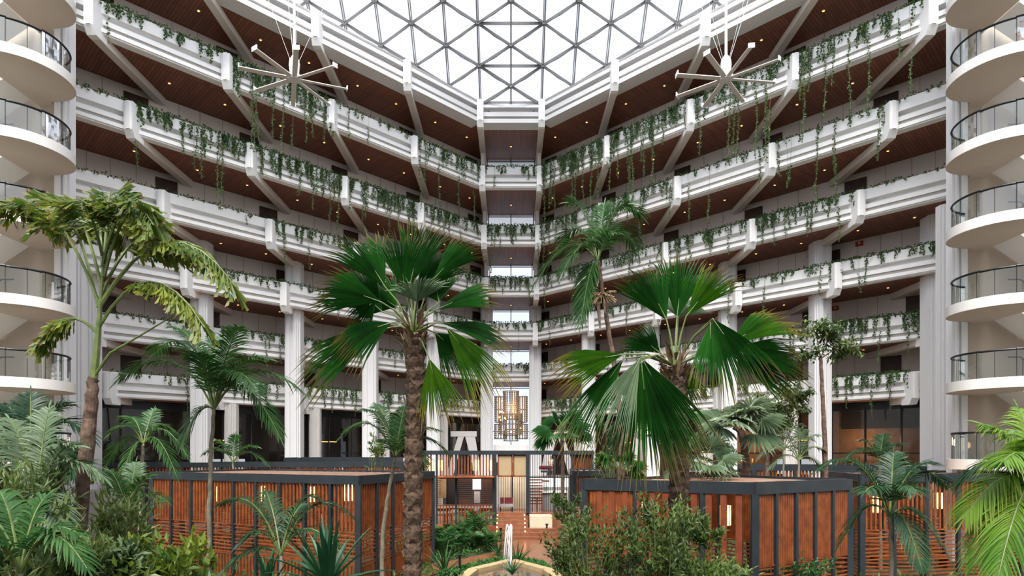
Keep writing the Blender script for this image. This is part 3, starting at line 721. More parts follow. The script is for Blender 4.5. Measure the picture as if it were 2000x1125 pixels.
# bar counter, stools, parasol top
t2 = thing('bar_counter', 'grey stone bar counter behind the thin bars right of the steps', 'bar', (X_(1085), Y0+2, DK))
m = MB(); m.box(X_(1062), X_(1112), Y0+1.8, Y0+2.8, DK, DK+1.0); m.build('body', 'greycloth', t2)
m = MB(); m.box(X_(1060), X_(1114), Y0+1.7, Y0+2.9, DK+1.0, DK+1.08); m.build('top', 'slab', t2)
m = MB(); m.use('white'); m.box(X_(1034), X_(1120), Y0+3.2, Y0+3.3, Z_(957), Z_(938)); tag(m.build('wall_panel', loc=(X_(1070), Y0+3.2, Z_(957))), 'long white wall panel behind the bar counter', 'panel')
t2 = thing('table_lamp', 'wood-topped glass lantern standing on the bar counter', 'lamp', (X_(1069), Y0+2.0, DK+1.08))
m = MB(); m.box(X_(1062), X_(1077), Y0+1.85, Y0+2.2, Z_(944), Z_(941)); m.build('cap', 'slat', t2); m = MB(); m.box(X_(1065), X_(1074), Y0+1.9, Y0+2.15, DK+1.08, Z_(944)); m.build('glass_body', 'glass', t2)
for i, px in enumerate((1045, 1056)):
    s = thing('bar_stool', '%s dark wooden stool beside the grey bar counter' % ('left' if i == 0 else 'right'), 'stool', (X_(px), Y0+1.2, DK), 'bar stools')
    m = MB(); m.box(X_(px)-.17, X_(px)+.17, Y0+1.05, Y0+1.35, DK+.70, DK+.75); m.build('seat', 'slat2', s)
    for a in (-.14, .14):
        for b in (-.12, .12): m = MB(); m.bar((X_(px)+a, Y0+1.2+b, DK), (X_(px)+a*.8, Y0+1.2+b*.8, DK+.7), .035, .035, (0, 1, 0)); m.build('leg', 'slat2', s)
# sofa
s = thing('sofa', 'small sofa with burgundy back cushions and grey seat at the top of the steps', 'sofa', (X_(989), Y0+.8, DK))
m = MB(); m.box(X_(976), X_(1002), Y0+.5, Y0+1.1, DK+.28, DK+.42); m.build('seat', 'greycloth', s)
for a, b in ((976.5, 984), (985, 1001.5)): m = MB(); m.box(X_(a), X_(b), Y0+.95, Y0+1.15, DK+.42, DK+.78); m.build('back_cushion', 'red', s)
for a in (977, 1001):
    for b in (.55, 1.05): m = MB(); m.box(X_(a)-.025, X_(a)+.025, Y0+b-.025, Y0+b+.025, DK, DK+.28); m.build('leg', 'black', s)
# tables and chairs on the left terrace
TZ = Z_(1024)
def dining(px, Y, w_, lab, grp):
    x = X_(px); t = thing('dining_table', lab, 'table', (x, Y, TZ), grp)
    m = MB(); m.box(x-w_/2, x+w_/2, Y-.35, Y+.35, TZ+.72, TZ+.76); m.build('tabletop', 'slat', t)
    for a in (-1, 1):
        for b in (-1, 1): m = MB(); m.box(x+a*(w_/2-.06)-.03, x+a*(w_/2-.06)+.03, Y+b*.3-.03, Y+b*.3+.03, TZ, TZ+.72); m.build('leg', 'slat', t)
def chair(x, Y, f, lab):
    t = thing('dining_chair', lab, 'chair', (x, Y, TZ), 'terrace dining chairs')
    m = MB(); m.box(x-.21, x+.21, Y-.2, Y+.2, TZ+.42, TZ+.46); m.build('seat', 'slat', t)
    m = MB(); m.box(x-.21, x+.21, Y+f*.19-.015, Y+f*.19+.015, TZ+.68, TZ+.84)
    for a in (-.19, 0, .19): m.box(x+a-.015, x+a+.015, Y+f*.19-.015, Y+f*.19+.015, TZ+.46, TZ+.84)
    m.build('backrest', 'slat', t)
    for a in (-.19, .19):
        for b in (-.18, .18): m = MB(); m.box(x+a-.018, x+a+.018, Y+b-.018, Y+b+.018, TZ, TZ+.42); m.build('leg', 'slat', t)
dining(888, Y0+1.6, 1.3, 'long wooden dining table at the left end of the terrace behind the railing', 'terrace tables')
dining(950, Y0+1.6, .9, 'wooden dining table at the right end of the terrace near the dark post', 'terrace tables')
for i, px in enumerate((856, 872, 902, 918, 941, 957)):
    chair(X_(px), Y0+.9, -1, 'wooden terrace chair, %s from the left behind the railing' % ORD[i])
for i, px in enumerate((837, 857, 928, 957)):
    lantern(X_(px), Y0+.8, Z_(920), 'tall glowing lantern behind the upper slats of the central pavilion, %s from the left' % ORD[i], .19, .62, 16, Z_(888))
# entrance steps
nst = 7; mb = MB(); mb.use('deck'); zs = DK/nst
for i in range(nst):
    zt = DK-zs*(i+1); wl = X_(970) if i < 4 else X_(966); wr = X_(1030)+(.0 if i < 3 else 2.4*(1 if i < 5 else 1.2))
    y1 = Y0-.45*i; mb.box(wl, wr, y1-.45, y1, 0, max(zt, .02)+.0)
s = thing('entrance_steps', 'wide brown wooden steps leading up from the garden path', 'steps', (X_(1000), Y0-1.5, 0)); mb.build('treads', None, s)
for sdp in (972, 1024):
    for i in range(5):
        y1 = Y0-.45*i; m = MB(); m.tube([(X_(sdp), y1-.47, DK-zs*(i+.55)), (X_(sdp), y1-.42, DK-zs*(i+.55))], .04, 8); m.build('step_light', 'bulb', s)
mb = MB(); mb.use('beige'); mb.box(X_(1030)+.1, X_(1076), Y0-1.2, Y0-.1, 0.4, Z_(1004)); tag(mb.build('planter_block', loc=(X_(1050), Y0-.6, .4)), 'low cream block bench at the right of the steps', 'bench')
mb = MB(); mb.use('slat2'); mb.box(X_(845), X_(969), Y0-.72, Y0-.6, 0, Z_(1026)+.02); struct(mb.build(ntrim()), 'red-brown timber skirt below the terrace railing', 'trim')
# path
def zg(py): return EYE*F/(py-HY)
def G(px, py): y = zg(py); return ((px-CX)*y/F, y)
mb = MB(); mb.use('deck')
p1 = [G(968, 1050), G(1105, 1050), G(1110, 1075), G(1140, 1105), G(1180, 1128), G(1105, 1128), G(1060, 1103), G(1010, 1093), G(985, 1092), G(930, 1105), G(845, 1125), G(835, 1128), G(780, 1128), G(845, 1102), G(900, 1094), G(960, 1082), G(972, 1070)]
mb.prism(p1, 0.0, .05); struct(mb.build('floor'), 'brown wooden garden path branching around the pool', 'path')
mb = MB(); mb.use('stone'); pool = [G(925, 1128), G(1000, 1109), G(1068, 1128), G(1120, 1165), G(1000, 1200), G(880, 1165)]
cxp = sum(p[0] for p in pool)/6; cyp = sum(p[1] for p in pool)/6
t = thing('fountain_pool', 'tan stone edged pool around the fountain jet', 'pool', (cxp, cyp, 0))
for i in range(6):
    a = pool[i]; b = pool[(i+1) % 6]; mb.bar((a[0], a[1], .17), (b[0], b[1], .17), .38, .34)
mb.build('stone_rim', None, t); m = MB(); m.use('water'); m.prism(pool, .1, .2); m.build('water_surface', None, t)
jm = MB(); jx = X_(999, 23.5); 
for i in range(7):
    dx_ = R(-.045, .045); top = R(1.45, 2.05); pts = []
    for j in range(9): s_ = j/8; pts.append((jx+dx_*s_*1.2-(.16*s_ if i % 2 else 0), 23.4+R(-.02, .02), .15+top*math.sin(s_*math.pi/2)))
    jm.tube(pts, [.010+.016*(j/8)**2+R(0, .006) for j in range(9)], 6)
    if i < 5: jm.tube([(pts[-1][0]-.12*q-.03*i*q, 23.4, pts[-1][2]-1.7*(q*q)) for q in (0, .2, .45, .7, 1)], [.035, .028, .022, .015, .008], 5)
M['spray'] = mat('white_water_spray', (.85, .88, .9), .2, trans=.3)
sp_ = M['spray'].node_tree; o_ = sp_.nodes['Material Output']; prev = o_.inputs[0].links[0].from_socket
tr_ = sp_.nodes.new('ShaderNodeBsdfTransparent'); mx_ = sp_.nodes.new('ShaderNodeMixShader'); mx_.inputs[0].default_value = .5
sp_.links.new(prev, mx_.inputs[1]); sp_.links.new(tr_.outputs[0], mx_.inputs[2]); sp_.links.new(mx_.outputs[0], o_.inputs[0])
tag(jm.build('fountain_jet', 'spray', loc=(jx, 23.4, .15), smooth=True), 'white water jet rising from the centre pool', 'fountain')
for i, (px, py, l) in enumerate(((922, 1078, 'left of the steps among the ferns'), (978, 1060, 'at the left foot of the entrance steps'), (1068, 1050, 'right of the entrance steps'), (898, 1122, 'beside the pool at the left'))):
    x, y = G(px, py); t = thing('bollard_light', 'black garden bollard lamp %s' % l, 'bollard', (x, y, 0), 'garden bollards')
    m = MB(); m.box(x-.045, x+.045, y-.045, y+.045, 0, .72); m.build('post', 'black', t); m = MB(); m.box(x-.08, x+.08, y-.1, y+.08, .70, .76); m.build('lamp_head', 'black', t)

# ================================================================ plants
def leafq(mb, p, d, n, L, w_):
    """pointed folded leaf: two halves"""
    d = d.normalized(); s = d.cross(n)
    if s.length < 1e-3: s = d.cross(Vector((.3, .5, .8)))
    s.normalize(); nn = s.cross(d); k = nn*w_*.25; m = p+d*L*.45; e = p+d*L
    i = len(mb.v); mb.v += [tuple(p), tuple(m+s*w_/2+k), tuple(e), tuple(m-s*w_/2+k)]
    mb.face((i, i+1, i+2), [(0, 0), (0, .45), (0, 1)]); mb.face((i, i+2, i+3), [(0, 0), (0, 1), (0, .45)])
def strip(mb, p, d, dn, L, w_, nseg=3, droop=.3, tail=0, up=None):
    """tapering drooping leaflet"""
    d = d.normalized(); g = Vector((0, 0, -1)); s = d.cross(dn)
    if s.length < 1e-3: s = Vector((1, 0, 0))
    s.normalize(); i = len(mb.v)
    for j in range(nseg+1):
        f = j/nseg; c = p+d*L*f+g*droop*L*f*f; ww = w_*(.35+2.6*f*(1-f)) if j < nseg else tail
        if j == 0: ww = w_*.4
        mb.v += [tuple(c-s*ww/2), tuple(c+s*ww/2)]
    for j in range(nseg):
        a = i+2*j; f0 = j/nseg; f1 = (j+1)/nseg; mb.face((a, a+1, a+3, a+2), [(0, f0), (1, f0), (1, f1), (0, f1)])
def frond(mb, st, base, tip, sag, leaflen, lw, n=34, upv=Vector((0, 0, 1)), droop=.35, start=.16, vlift=.25, rr=.022):
    """pinnate frond arching from base to tip; sag lifts the middle"""
    base = Vector(base); tip = Vector(tip); L = (tip-base).length
    def pos(s_): return base.lerp(tip, s_)+upv*sag*L*(4*s_*(1-s_))*(1-.35*s_)
    pts = [pos(i/9) for i in range(10)]
    n = int(n*1.35); lw *= .68
    st.tube(pts, [rr*(1-.8*i/9)+.003 for i in range(10)], 5)
    for i in range(n):
        s_ = start+(1-start)*(i+.5)/n; p = pos(s_); T = (pos(min(1, s_+.02))-pos(s_-.02)).normalized()
        sd = T.cross(upv)
        if sd.length < .2: sd = T.cross(Vector((0, -1, .2)))
        sd.normalize(); nn = sd.cross(T)
        ll = leaflen*math.sin(math.pi*(.12+.80*s_))**.6*(1 if s_ < .9 else .75)
        for q in (-1, 1):
            d = sd*q*.8+T*(.42+.6*s_)+nn*vlift*R(.5, 1.4)+rv(.09)
            strip(mb, p, d, nn+rv(.25), ll*R(.85, 1.1), lw, 4, droop*R(.7, 1.4))
    strip(mb, tip, (tip-pts[-2]), Vector((0, -1, .4)), leaflen*.5, lw, 3, .2)
def fanleaf(mb, hub, tipdir, nrm_, Rr, spread=95, nseg=30, droop=.25, split=.5, pleat=.30, cup=.0):
    t = tipdir.normalized(); n = (nrm_-t*nrm_.dot(t)).normalized(); s = t.cross(n)
    g = Vector((0, 0, -1)); da = math.radians(spread)*2/nseg
    def pt(a, r, hgt):
        rad = r*Rr*(.80+.20*math.cos(a*.9)); d = t*math.cos(a)+s*math.sin(a)
        return hub+d*rad+n*(hgt*rad*da+cup*abs(math.sin(a))*rad)+g*droop*rad*(r**1.7)
    rs = [.03, .3, split]
    for i in range(nseg):
        a = -math.radians(spread)+da*(i+.5); jt = R(.9, 1.06); ex = R(-.04, .04); dr = R(0, .10)
        b = len(mb.v)
        for r in rs:
            for e, hg in ((-.5, -pleat*2), (0, pleat*2), (.5, -pleat*2)): mb.v.append(tuple(pt(a+da*e, r, hg)))
        for r, w_ in ((split+(1-split)*.5, .34),):
            for e, hg in ((-w_, -pleat), (0, pleat), (w_, -pleat)): mb.v.append(tuple(pt(a+ex*.5+da*e, r*jt, hg)+g*dr*.3*Rr*.3))
        mb.v.append(tuple(pt(a+ex, jt, 0)+g*dr*Rr))
        vv = rs+[split+(1-split)*.5]
        for j in range(3):
            for k in range(2):
                q = b+3*j+k; mb.face((q, q+1, q+4, q+3), [(i/nseg, vv[j]), (i/nseg, vv[j]), (i/nseg, vv[j+1]), (i/nseg, vv[j+1])])
        q = b+9
        mb.face((q, q+1, b+12), [(i/nseg, vv[3]), (i/nseg, vv[3]), (i/nseg, 1)]); mb.face((q+1, q+2, b+12), [(i/nseg, vv[3]), (i/nseg, vv[3]), (i/nseg, 1)])
def trunk(pts, r0, r1, boots=False, rings=False, seg=10):
    mb = MB(); pts = [Vector(p) for p in pts]; out = []; rs = []; N = (len(pts)-1)*(14 if boots else 8)
    cur = [Vector(q) for q in smooth_curve([tuple(p) for p in pts], 14 if boots else 8)]
    for i, p in enumerate(cur):
        f = i/(len(cur)-1); r = r0+(r1-r0)*f
        if boots: r *= 1+.10*math.sin(i*2.1)
        elif rings: r *= 1+.05*(i % 2)
        else: r *= 1+.16*noise.noise(p*2.3)+.10*noise.noise(p*7)
        out.append(p+(rv(.012) if not boots else Vector((0, 0, 0)))); rs.append(r)
    mb.tube(out, rs, seg)
    if boots:
        L = sum((b-a).length for a, b in zip(cur, cur[1:])); n = int(L/.045)
        for i in range(n):
            f = i/n; q = f*(len(cur)-1); a = cur[int(q)].lerp(cur[min(int(q)+1, len(cur)-1)], q-int(q)); ang = i*2.4+R(-.2, .2); r = r0+(r1-r0)*f
            d = Vector((math.cos(ang), math.sin(ang), 0)); s = Vector((-d.y, d.x, 0)); w_ = r*R(.45, .65); h = R(.10, .17)
            b0 = a+d*r*.9; tp = a+d*(r*R(1.12, 1.3))+Vector((0, 0, h))
            i0 = len(mb.v); mb.v += [tuple(b0-s*w_), tuple(b0+s*w_), tuple(tp+s*w_*.35), tuple(tp-s*w_*.35), tuple(a+d*r*.8+Vector((0, 0, h)))]
            mb.face((i0, i0+1, i0+2, i0+3)); mb.face((i0+3, i0+2, i0+4)); mb.face((i0, i0+3, i0+4)); mb.face((i0+1, i0+4, i0+2))
    return mb

# --- fan palms -----------------------------------------------------
def fanpalm(lab, trunkpts, r0, r1, crown, leaves, name='fan_palm', husk=True, boots=True):
    base = trunkpts[0]; t = thing(name, lab, 'palm tree', (base[0], base[1], base[2]), 'palms')
    trunk(trunkpts, r0, r1, boots=boots, seg=12).build('trunk', 'palmbark', t)
    c = Vector(crown)
    if husk:
        m = MB()
        for i in range(46):
            a = R(0, 6.28); d = Vector((math.cos(a), math.sin(a), R(.4, 2.2))).normalized(); p = c+Vector((math.cos(a)*r1*.8, math.sin(a)*r1*.8, R(-.55, .1)))
            strip(m, p, d, Vector((-d.y, d.x, 0)).cross(d), R(.3, .6), .07, 3, R(-.1, .5))
        m.build('fibrous_sheath', 'husk', t)
    for lf in leaves:
        hub, tip, dyh, dyt, spread, mt = lf[:6]; rest = lf[6] if len(lf) > 6 else {}
        Yc = c.y; h = P(hub[0], hub[1], Yc+dyh); e = P(tip[0], tip[1], Yc+dyt)
        droop = rest.get('droop', .12); Rr = (e-h).length
        d = (e-h+Vector((0, 0, droop*Rr*.8))); nr = Vector(rest.get('n', (R(-.3, .3), -1, .45)))
        pm = MB(); mid = c.lerp(h, .55)+Vector((0, 0, .06*(h-c).length)); pm.tube([c+Vector((0, 0, -.1)), mid, h, h+d.normalized()*Rr*.25], [.026, .018, .014, .006], 6)
        m = MB(); m.use(mt); fanleaf(m, h, d, nr, Rr, spread*.66, rest.get('nseg', 26), droop, rest.get('split', .5), cup=rest.get('cup', 0))
        lo_ = m.build('leaf', None, t); pm.build('petiole', 'stem', lo_).location = (0, 0, 0)
    return t
Y1 = 14.0
fanpalm('tall fan palm with a rough scaly trunk left of centre, fans spread over the galleries', [P(806, 1230, Y1), P(806, 1060, Y1), P(808, 900, Y1), P(812, 760, Y1), P(808, 660, Y1)], .185, .20, P(808, 640, Y1), [
    ((800, 560), (838, 402), .1, .3, 34, 'fan', dict(n=(.2, -1, .2))),
    ((790, 570), (775, 425), -.3, -.7, 40, 'fan', dict(n=(.1, -1, .4))),
    ((752, 560), (668, 440), .2, .5, 46, 'fan', dict(n=(.3, -1, .3))),
    ((845, 548), (938, 455), -.2, -.2, 38, 'fan', dict(n=(-.3, -1, .5))),
    ((812, 575), (900, 470), .5, .8, 42, 'fan', dict(n=(-.2, -1, .2))),
    ((745, 590), (600, 552), -.3, -.6, 50, 'fan', dict(n=(.1, -1, .6))),
    ((748, 610), (632, 520), .5, 1.0, 50, 'fan', dict(n=(.2, -1, .2))),
    ((760, 640), (588, 740), -.2, -.5, 36, 'fan', dict(n=(.3, -1, .9), droop=.25)),
    ((765, 630), (665, 690), -.6, -1.0, 55, 'fan', dict(n=(.1, -1, .8), droop=.3)),
    ((852, 605), (985, 560), -.3, -.5, 42, 'fan', dict(n=(-.2, -1, 1.1))),
    ((860, 630), (1000, 668), -.1, .1, 38, 'fan', dict(n=(-.2, -1, 1.2), droop=.15)),
    ((872, 640), (962, 772), -.3, -.3, 34, 'fan_bright', dict(n=(-.5, -1, .3), droop=.2)),
    ((838, 700), (866, 822), -.4, -.5, 42, 'fan_bright', dict(n=(-.1, -1, .2), droop=.08)),
    ((815, 590), (820, 530), -.6, -1.6, 70, 'fan_grey', dict(n=(0, -.6, 1))),
    ((858, 590), (838, 520), .6, 1.4, 60, 'fan', dict(n=(0, -1, .2))),
    ((775, 600), (700, 560), .9, 1.6, 65, 'fan', dict(n=(0, -1, .1))),
    ((735, 585), (690, 640), .2, .2, 60, 'fan', dict(n=(.2, -1, .4), droop=.3)),
    ((850, 650), (905, 720), .5, .8, 60, 'fan', dict(n=(0, -1, .1), droop=.3)),
])
Y2 = 12.4
fanpalm('big fan palm with huge drooping fans in front of the right pavilion', [P(1320, 1300, Y2), P(1322, 1100, Y2), P(1326, 960, Y2), P(1324, 820, Y2), P(1318, 720, Y2)], .175, .19, P(1318, 705, Y2), [
    ((1302, 625), (1232, 500), .1, .3, 50, 'fan', dict(n=(.15, -1, .2), cup=0)),
    ((1322, 622), (1340, 470), .2, .4, 38, 'fan', dict(n=(0, -1, .2))),
    ((1340, 618), (1440, 505), -.1, -.2, 36, 'fan_bright', dict(n=(-.5, -1, .3))),
    ((1428, 672), (1548, 606), .1, .4, 40, 'fan_bright', dict(n=(-.2, -1, 1.0))),
    ((1432, 680), (1582, 705), -.1, .1, 34, 'fan', dict(n=(-.1, -1, .5), droop=.12)),
    ((1425, 690), (1560, 760), .2, .3, 34, 'fan', dict(n=(-.1, -1, .5), droop=.12)),
    ((1392, 622), (1470, 760), -.6, -1.0, 40, 'fan', dict(n=(-.3, -1, .3), droop=.2)),
    ((1388, 630), (1385, 760), -.8, -1.0, 38, 'fan', dict(n=(.3, -1, .2), droop=.1)),
    ((1218, 692), (1076, 738), -.2, -.4, 42, 'fan_bright', dict(n=(.1, -1, .8), droop=.18)),
    ((1218, 700), (1122, 868), -.1, -.3, 26, 'fan', dict(n=(.5, -1, .3), droop=.2)),
    ((1252, 702), (1275, 942), -.9, -1.2, 42, 'fan', dict(n=(0, -1, .15), droop=.06, nseg=40)),
    ((1254, 700), (1352, 900), -.6, -.9, 34, 'fan', dict(n=(-.2, -1, .2), droop=.1)),
    ((1250, 700), (1195, 832), -1.1, -1.6, 30, 'fan_grey', dict(n=(.3, -1, .3), droop=.15)),
    ((1330, 720), (1352, 800), .3, .5, 60, 'fan_bright', dict(n=(0, -1, .2), droop=.1)),
    ((1325, 620), (1330, 570), .6, 1.3, 75, 'fan_grey', dict(n=(0, -1, .1))),
    ((1290, 690), (1215, 640), .6, 1.2, 50, 'fan', dict(n=(0, -1, .2))),
])
# small fan palms behind
def smallfan(lab, tr, Y, crown, rad, n, mt, r=.09, up=.5, name='fan_palm'):
    cpt = P(crown[0], crown[1], Y); t = thing(name, lab, 'palm tree', cpt*1, 'small palms'); base = P(tr[0][0], tr[0][1], Y); base.z = 0
    t.location = base
    trunk([base]+[P(a, b, Y) for a, b in tr[1:]]+[cpt], r, r*.85, seg=8).build('trunk', 'bark', t)
    for i in range(n):
        a = i*2.4+R(-.2, .2); el = R(-.5, up+.5); d = Vector((math.cos(a)*math.cos(el), math.sin(a)*math.cos(el), math.sin(el)))
        k = rad*Y/F; h = cpt+d*k*R(.4, .55); m = MB(); m.use(mt)
        fanleaf(m, h, d, Vector((0, -.7, 1))-d*.3, k*R(.5, .65), 120, 20, .22, .45)
        lo_ = m.build('leaf', None, t); pm = MB(); pm.tube([cpt, h], [.014, .009], 5); pm.build('petiole', 'stem', lo_).location = (0, 0, 0)
smallfan('pale grey-green fan palm with a leaning trunk behind the big right fan palm', [(1470, 950), (1455, 880)], 22, (1436, 832), 92, 16, 'fan_grey', .15)
smallfan('low pale fan palm just right of the big palm trunk, behind the pavilion roof', [(1385, 1000)], 20, (1372, 905), 78, 12, 'fan_grey', .08)
smallfan('small bluish fan palm in front of the centre right column', [(1100, 1010)], 27, (1098, 842), 62, 12, 'fern', .09)
smallfan('low fan palm poking up above the small centre right pavilion', [(1215, 1000)], 19, (1208, 915), 55, 9, 'fan', .07)

# --- feather palms -------------------------------------------------
def featherpalm(lab, tr, Y, crown, fronds, mt, r=.06, leaf=.5, lw=.035, shaft=True, bark='palebark', sag=.22, n=34, name='feather_palm', cat='palm tree', grp='palms', droop=.4):
    c = P(crown[0], crown[1], Y); base = P(tr[0][0], tr[0][1], Y)
    if base.z > 0: base.z = 0
    t = thing(name, lab, cat, base, grp)
    if len(tr) > 1 or True:
        pts = [base]+[P(a, b, Y) for a, b in tr[1:]]+[c]
        trunk(pts, r, r*.6, rings=True, seg=8).build('trunk', bark, t)
    for f in fronds:
        tx, ty = f[0], f[1]; dy = f[2] if len(f) > 2 else R(-.8, .8); sg = f[3] if len(f) > 3 else sag; mm = f[4] if len(f) > 4 else mt
        tip = P(tx, ty, Y+dy); m = MB(); st = MB(); m.use(mm)
        L = (tip-c).length; ll = leaf
        frond(m, st, c, tip, sg, ll, lw, n, droop=droop, rr=.02)
        lo_ = m.build('frond', None, t); st.build('midrib', 'stem', lo_).location = (0, 0, 0)
    return t
featherpalm('slender feather palm in front of the left columns with arching green fronds', [(405, 1260), (408, 1050), (412, 900)], 13, (418, 800),
    [(232, 742, -.3, .45), (340, 640, .3, .3), (420, 660, .6, .1), (520, 700, -.2, .3), (590, 765, .1, .4), (545, 850, -.5, .5), (358, 860, -.4, .35), (300, 690, .9, .4), (465, 640, -.7, .15), (385, 690, -.9, .2), (500, 760, -1.0, .4)], 'feather', .055, .55, .04, n=40)
featherpalm('small feather palm above the slatted wall at left, in front of dark glazing', [(272, 1100), (275, 985), (278, 900)], 19, (280, 868),
    [(216, 845, -.3, .5), (245, 820, .4, .4), (330, 835, .2, .4), (365, 890, -.2, .5), (212, 900, .3, .4), (300, 800, .6, .1), (345, 930, -.5, .4), (240, 925, -.5, .4)], 'feather', .07, .5, .045, n=26)
featherpalm('young thin-stemmed feather palm just left of the tall scaly palm trunk', [(745, 1250), (748, 1050), (765, 930)], 16, (772, 895),
    [(668, 850, -.2, .5), (712, 800, .4, .3), (790, 795, .3, .1), (850, 838, -.2, .3), (872, 880, .2, .4), (752, 860, -.8, .2), (830, 905, -.6, .4), (735, 790, .8, .2)], 'feather', .06, .5, .045, n=28)
featherpalm('tall curved feather palm with a seed cluster right of the centre bay', [(1215, 1010), (1214, 900), (1206, 760), (1188, 640)], 20, (1168, 512),
    [(1112, 395, .2, .35), (1180, 400, .3, .12), (1226, 398, -.2, .35), (1252, 420, .5, .5), (1042, 560, .2, .5), (1100, 530, -.6, .55), (1134, 632, -.5, .3), (1098, 470, .9, .5), (1205, 455, -.9, .3), (1240, 480, 1, .6), (1140, 600, .6, .3)], 'feather', .10, .75, .05, bark='bark', n=40)
featherpalm('feather palm with dark arching fronds in front of the right edge pavilion', [(1740, 1290), (1742, 1120)], 13, (1738, 1010),
    [(1600, 915, .2, .45), (1660, 900, .5, .3), (1745, 885, .4, .1, 'feather_dark'), (1822, 905, -.2, .35), (1850, 950, .2, .5), (1845, 1075, -.5, .45), (1800, 1110, -.8, .4), (1690, 960, -.8, .3), (1640, 1060, .3, .5), (1790, 960, -.9, .4)], 'feather_dark', .055, .5, .04, n=38)
featherpalm('small dense feather palm behind the right edge pavilion roof', [(1720, 1000)], 25, (1718, 905),
    [(1660, 888, 0, .4), (1685, 860, .3, .3), (1725, 850, .2, .1), (1758, 868, 0, .3), (1775, 905, 0, .4), (1700, 880, -.6, .2), (1745, 885, -.5, .2)], 'feather_dark', .08, .6, .06, n=24)
featherpalm('young feather palm with broad dark fronds low in front of the left pavilion', [(548, 1240)], 12, (548, 1085),
    [(430, 985, .2, .4), (468, 1060, -.4, .5), (622, 975, .1, .45), (690, 1010, .4, .5), (590, 985, .6, .2), (440, 1110, -.5, .3), (520, 960, .7, .15), (665, 1080, -.6, .4)], 'feather_dark', .05, .42, .04, n=32)
featherpalm('large bright yellow-green feather palm cut off by the right edge', [(2080, 1250)], 8, (2050, 1010),
    [(1885, 1010, -.2, .5), (1925, 830, .3, .25), (1990, 800, .6, .1), (1880, 930, .5, .5, 'feather_dark'), (1910, 1100, -.4, .45), (1950, 1125, -.8, .5), (1960, 900, -.6, .35), (2010, 860, -.4, .2)], 'feather_bright', .09, .52, .026, n=74, droop=.6)
featherpalm('dark feather palm at the far left edge in front of the lowest landing', [(40, 1250)], 13, (60, 900),
    [(-60, 800, 0, .4), (0, 790, .3, .3), (60, 770, .4, .1), (130, 790, .2, .3), (175, 850, 0, .5), (-80, 870, 0, .5), (150, 930, -.3, .5)], 'feather_dark', .07, .65, .05, n=36)
featherpalm('low feather palm rising from the undergrowth behind the left tree trunk', [(240, 1150)], 15, (250, 1010),
    [(180, 940, 0, .4), (215, 920, 0, .2), (290, 930, 0, .3), (320, 975, 0, .4), (265, 905, .5, .1), (200, 1030, -.4, .5)], 'feather', .06, .5, .045, n=28)
featherpalm('feather palm in the back row left of the first slatted wall, before the cream column', [(470, 1010)], 30, (455, 905),
    [(400, 885, 0, .4), (425, 860, 0, .2), (500, 872, 0, .3), (520, 905, 0, .4), (460, 850, 0, .1)], 'feather', .07, .6, .07, n=20)
for i, (px, py, Y, l) in enumerate(((1530, 880, 27, 'in front of the lobby glass left of the thin tree'), (1560, 900, 25, 'just right of the low palms at the back pavilion'), (1250, 860, 24, 'behind the big right fans, left of their trunk'))):
    featherpalm('airy back row feather palm %s' % l, [(px, 1010)], Y, (px, py), [(px+60*math.cos(a)*R(.8, 1.1), py-12-48*math.sin(a), 0, .35) for a in (-.5, .2, .9, 1.5, 2.2, 2.9, 3.7)], 'fan_grey' if i < 2 else 'feather', .06, .5, .05, n=20, grp='back row palms')
featherpalm('loose pale feather palm in the thicket at the far left edge', [(60, 1250)], 10.5, (70, 1000),
    [(-40, 850, 0, .35), (20, 820, .3, .2), (95, 800, .4, .15), (150, 870, 0, .35), (200, 930, 0, .5), (-60, 960, -.4, .5), (120, 1040, -.6, .5), (0, 1060, -.6, .5)], 'fan_grey', .05, .5, .05, n=30)
featherpalm('broad feather plant at the bottom left corner among the thicket', [(30, 1300)], 8.2, (40, 1120),
    [(-60, 1000, 0, .35), (0, 960, .3, .2), (90, 970, .3, .25), (150, 1040, 0, .4), (170, 1110, -.3, .5), (-40, 1080, -.4, .5)], 'feather', .05, .42, .045, n=26)
# seed cluster on the tall curved palm
cp = P(1177, 575, 19.8); pal = [o for o in bpy.data.objects if o.get('label', '').startswith('tall curved feather')][0]
m = MB()
for i in range(70):
    a = rv(1); a.z = a.z*.6-.15; m.tube([cp, cp+a*.25, cp+a*.42+Vector((0, 0, -.08))], [.012, .01, .02], 4)
m.build('seed_cluster', 'husk', pal)
m = MB(); m.tube([P(1168, 590, 19.7), P(1172, 640, 19.6)], [.07, .03], 6); m.tube([P(1180, 590, 19.7), P(1182, 612, 19.6)], [.05, .02], 6); m.build('old_sheath', 'bark', pal)

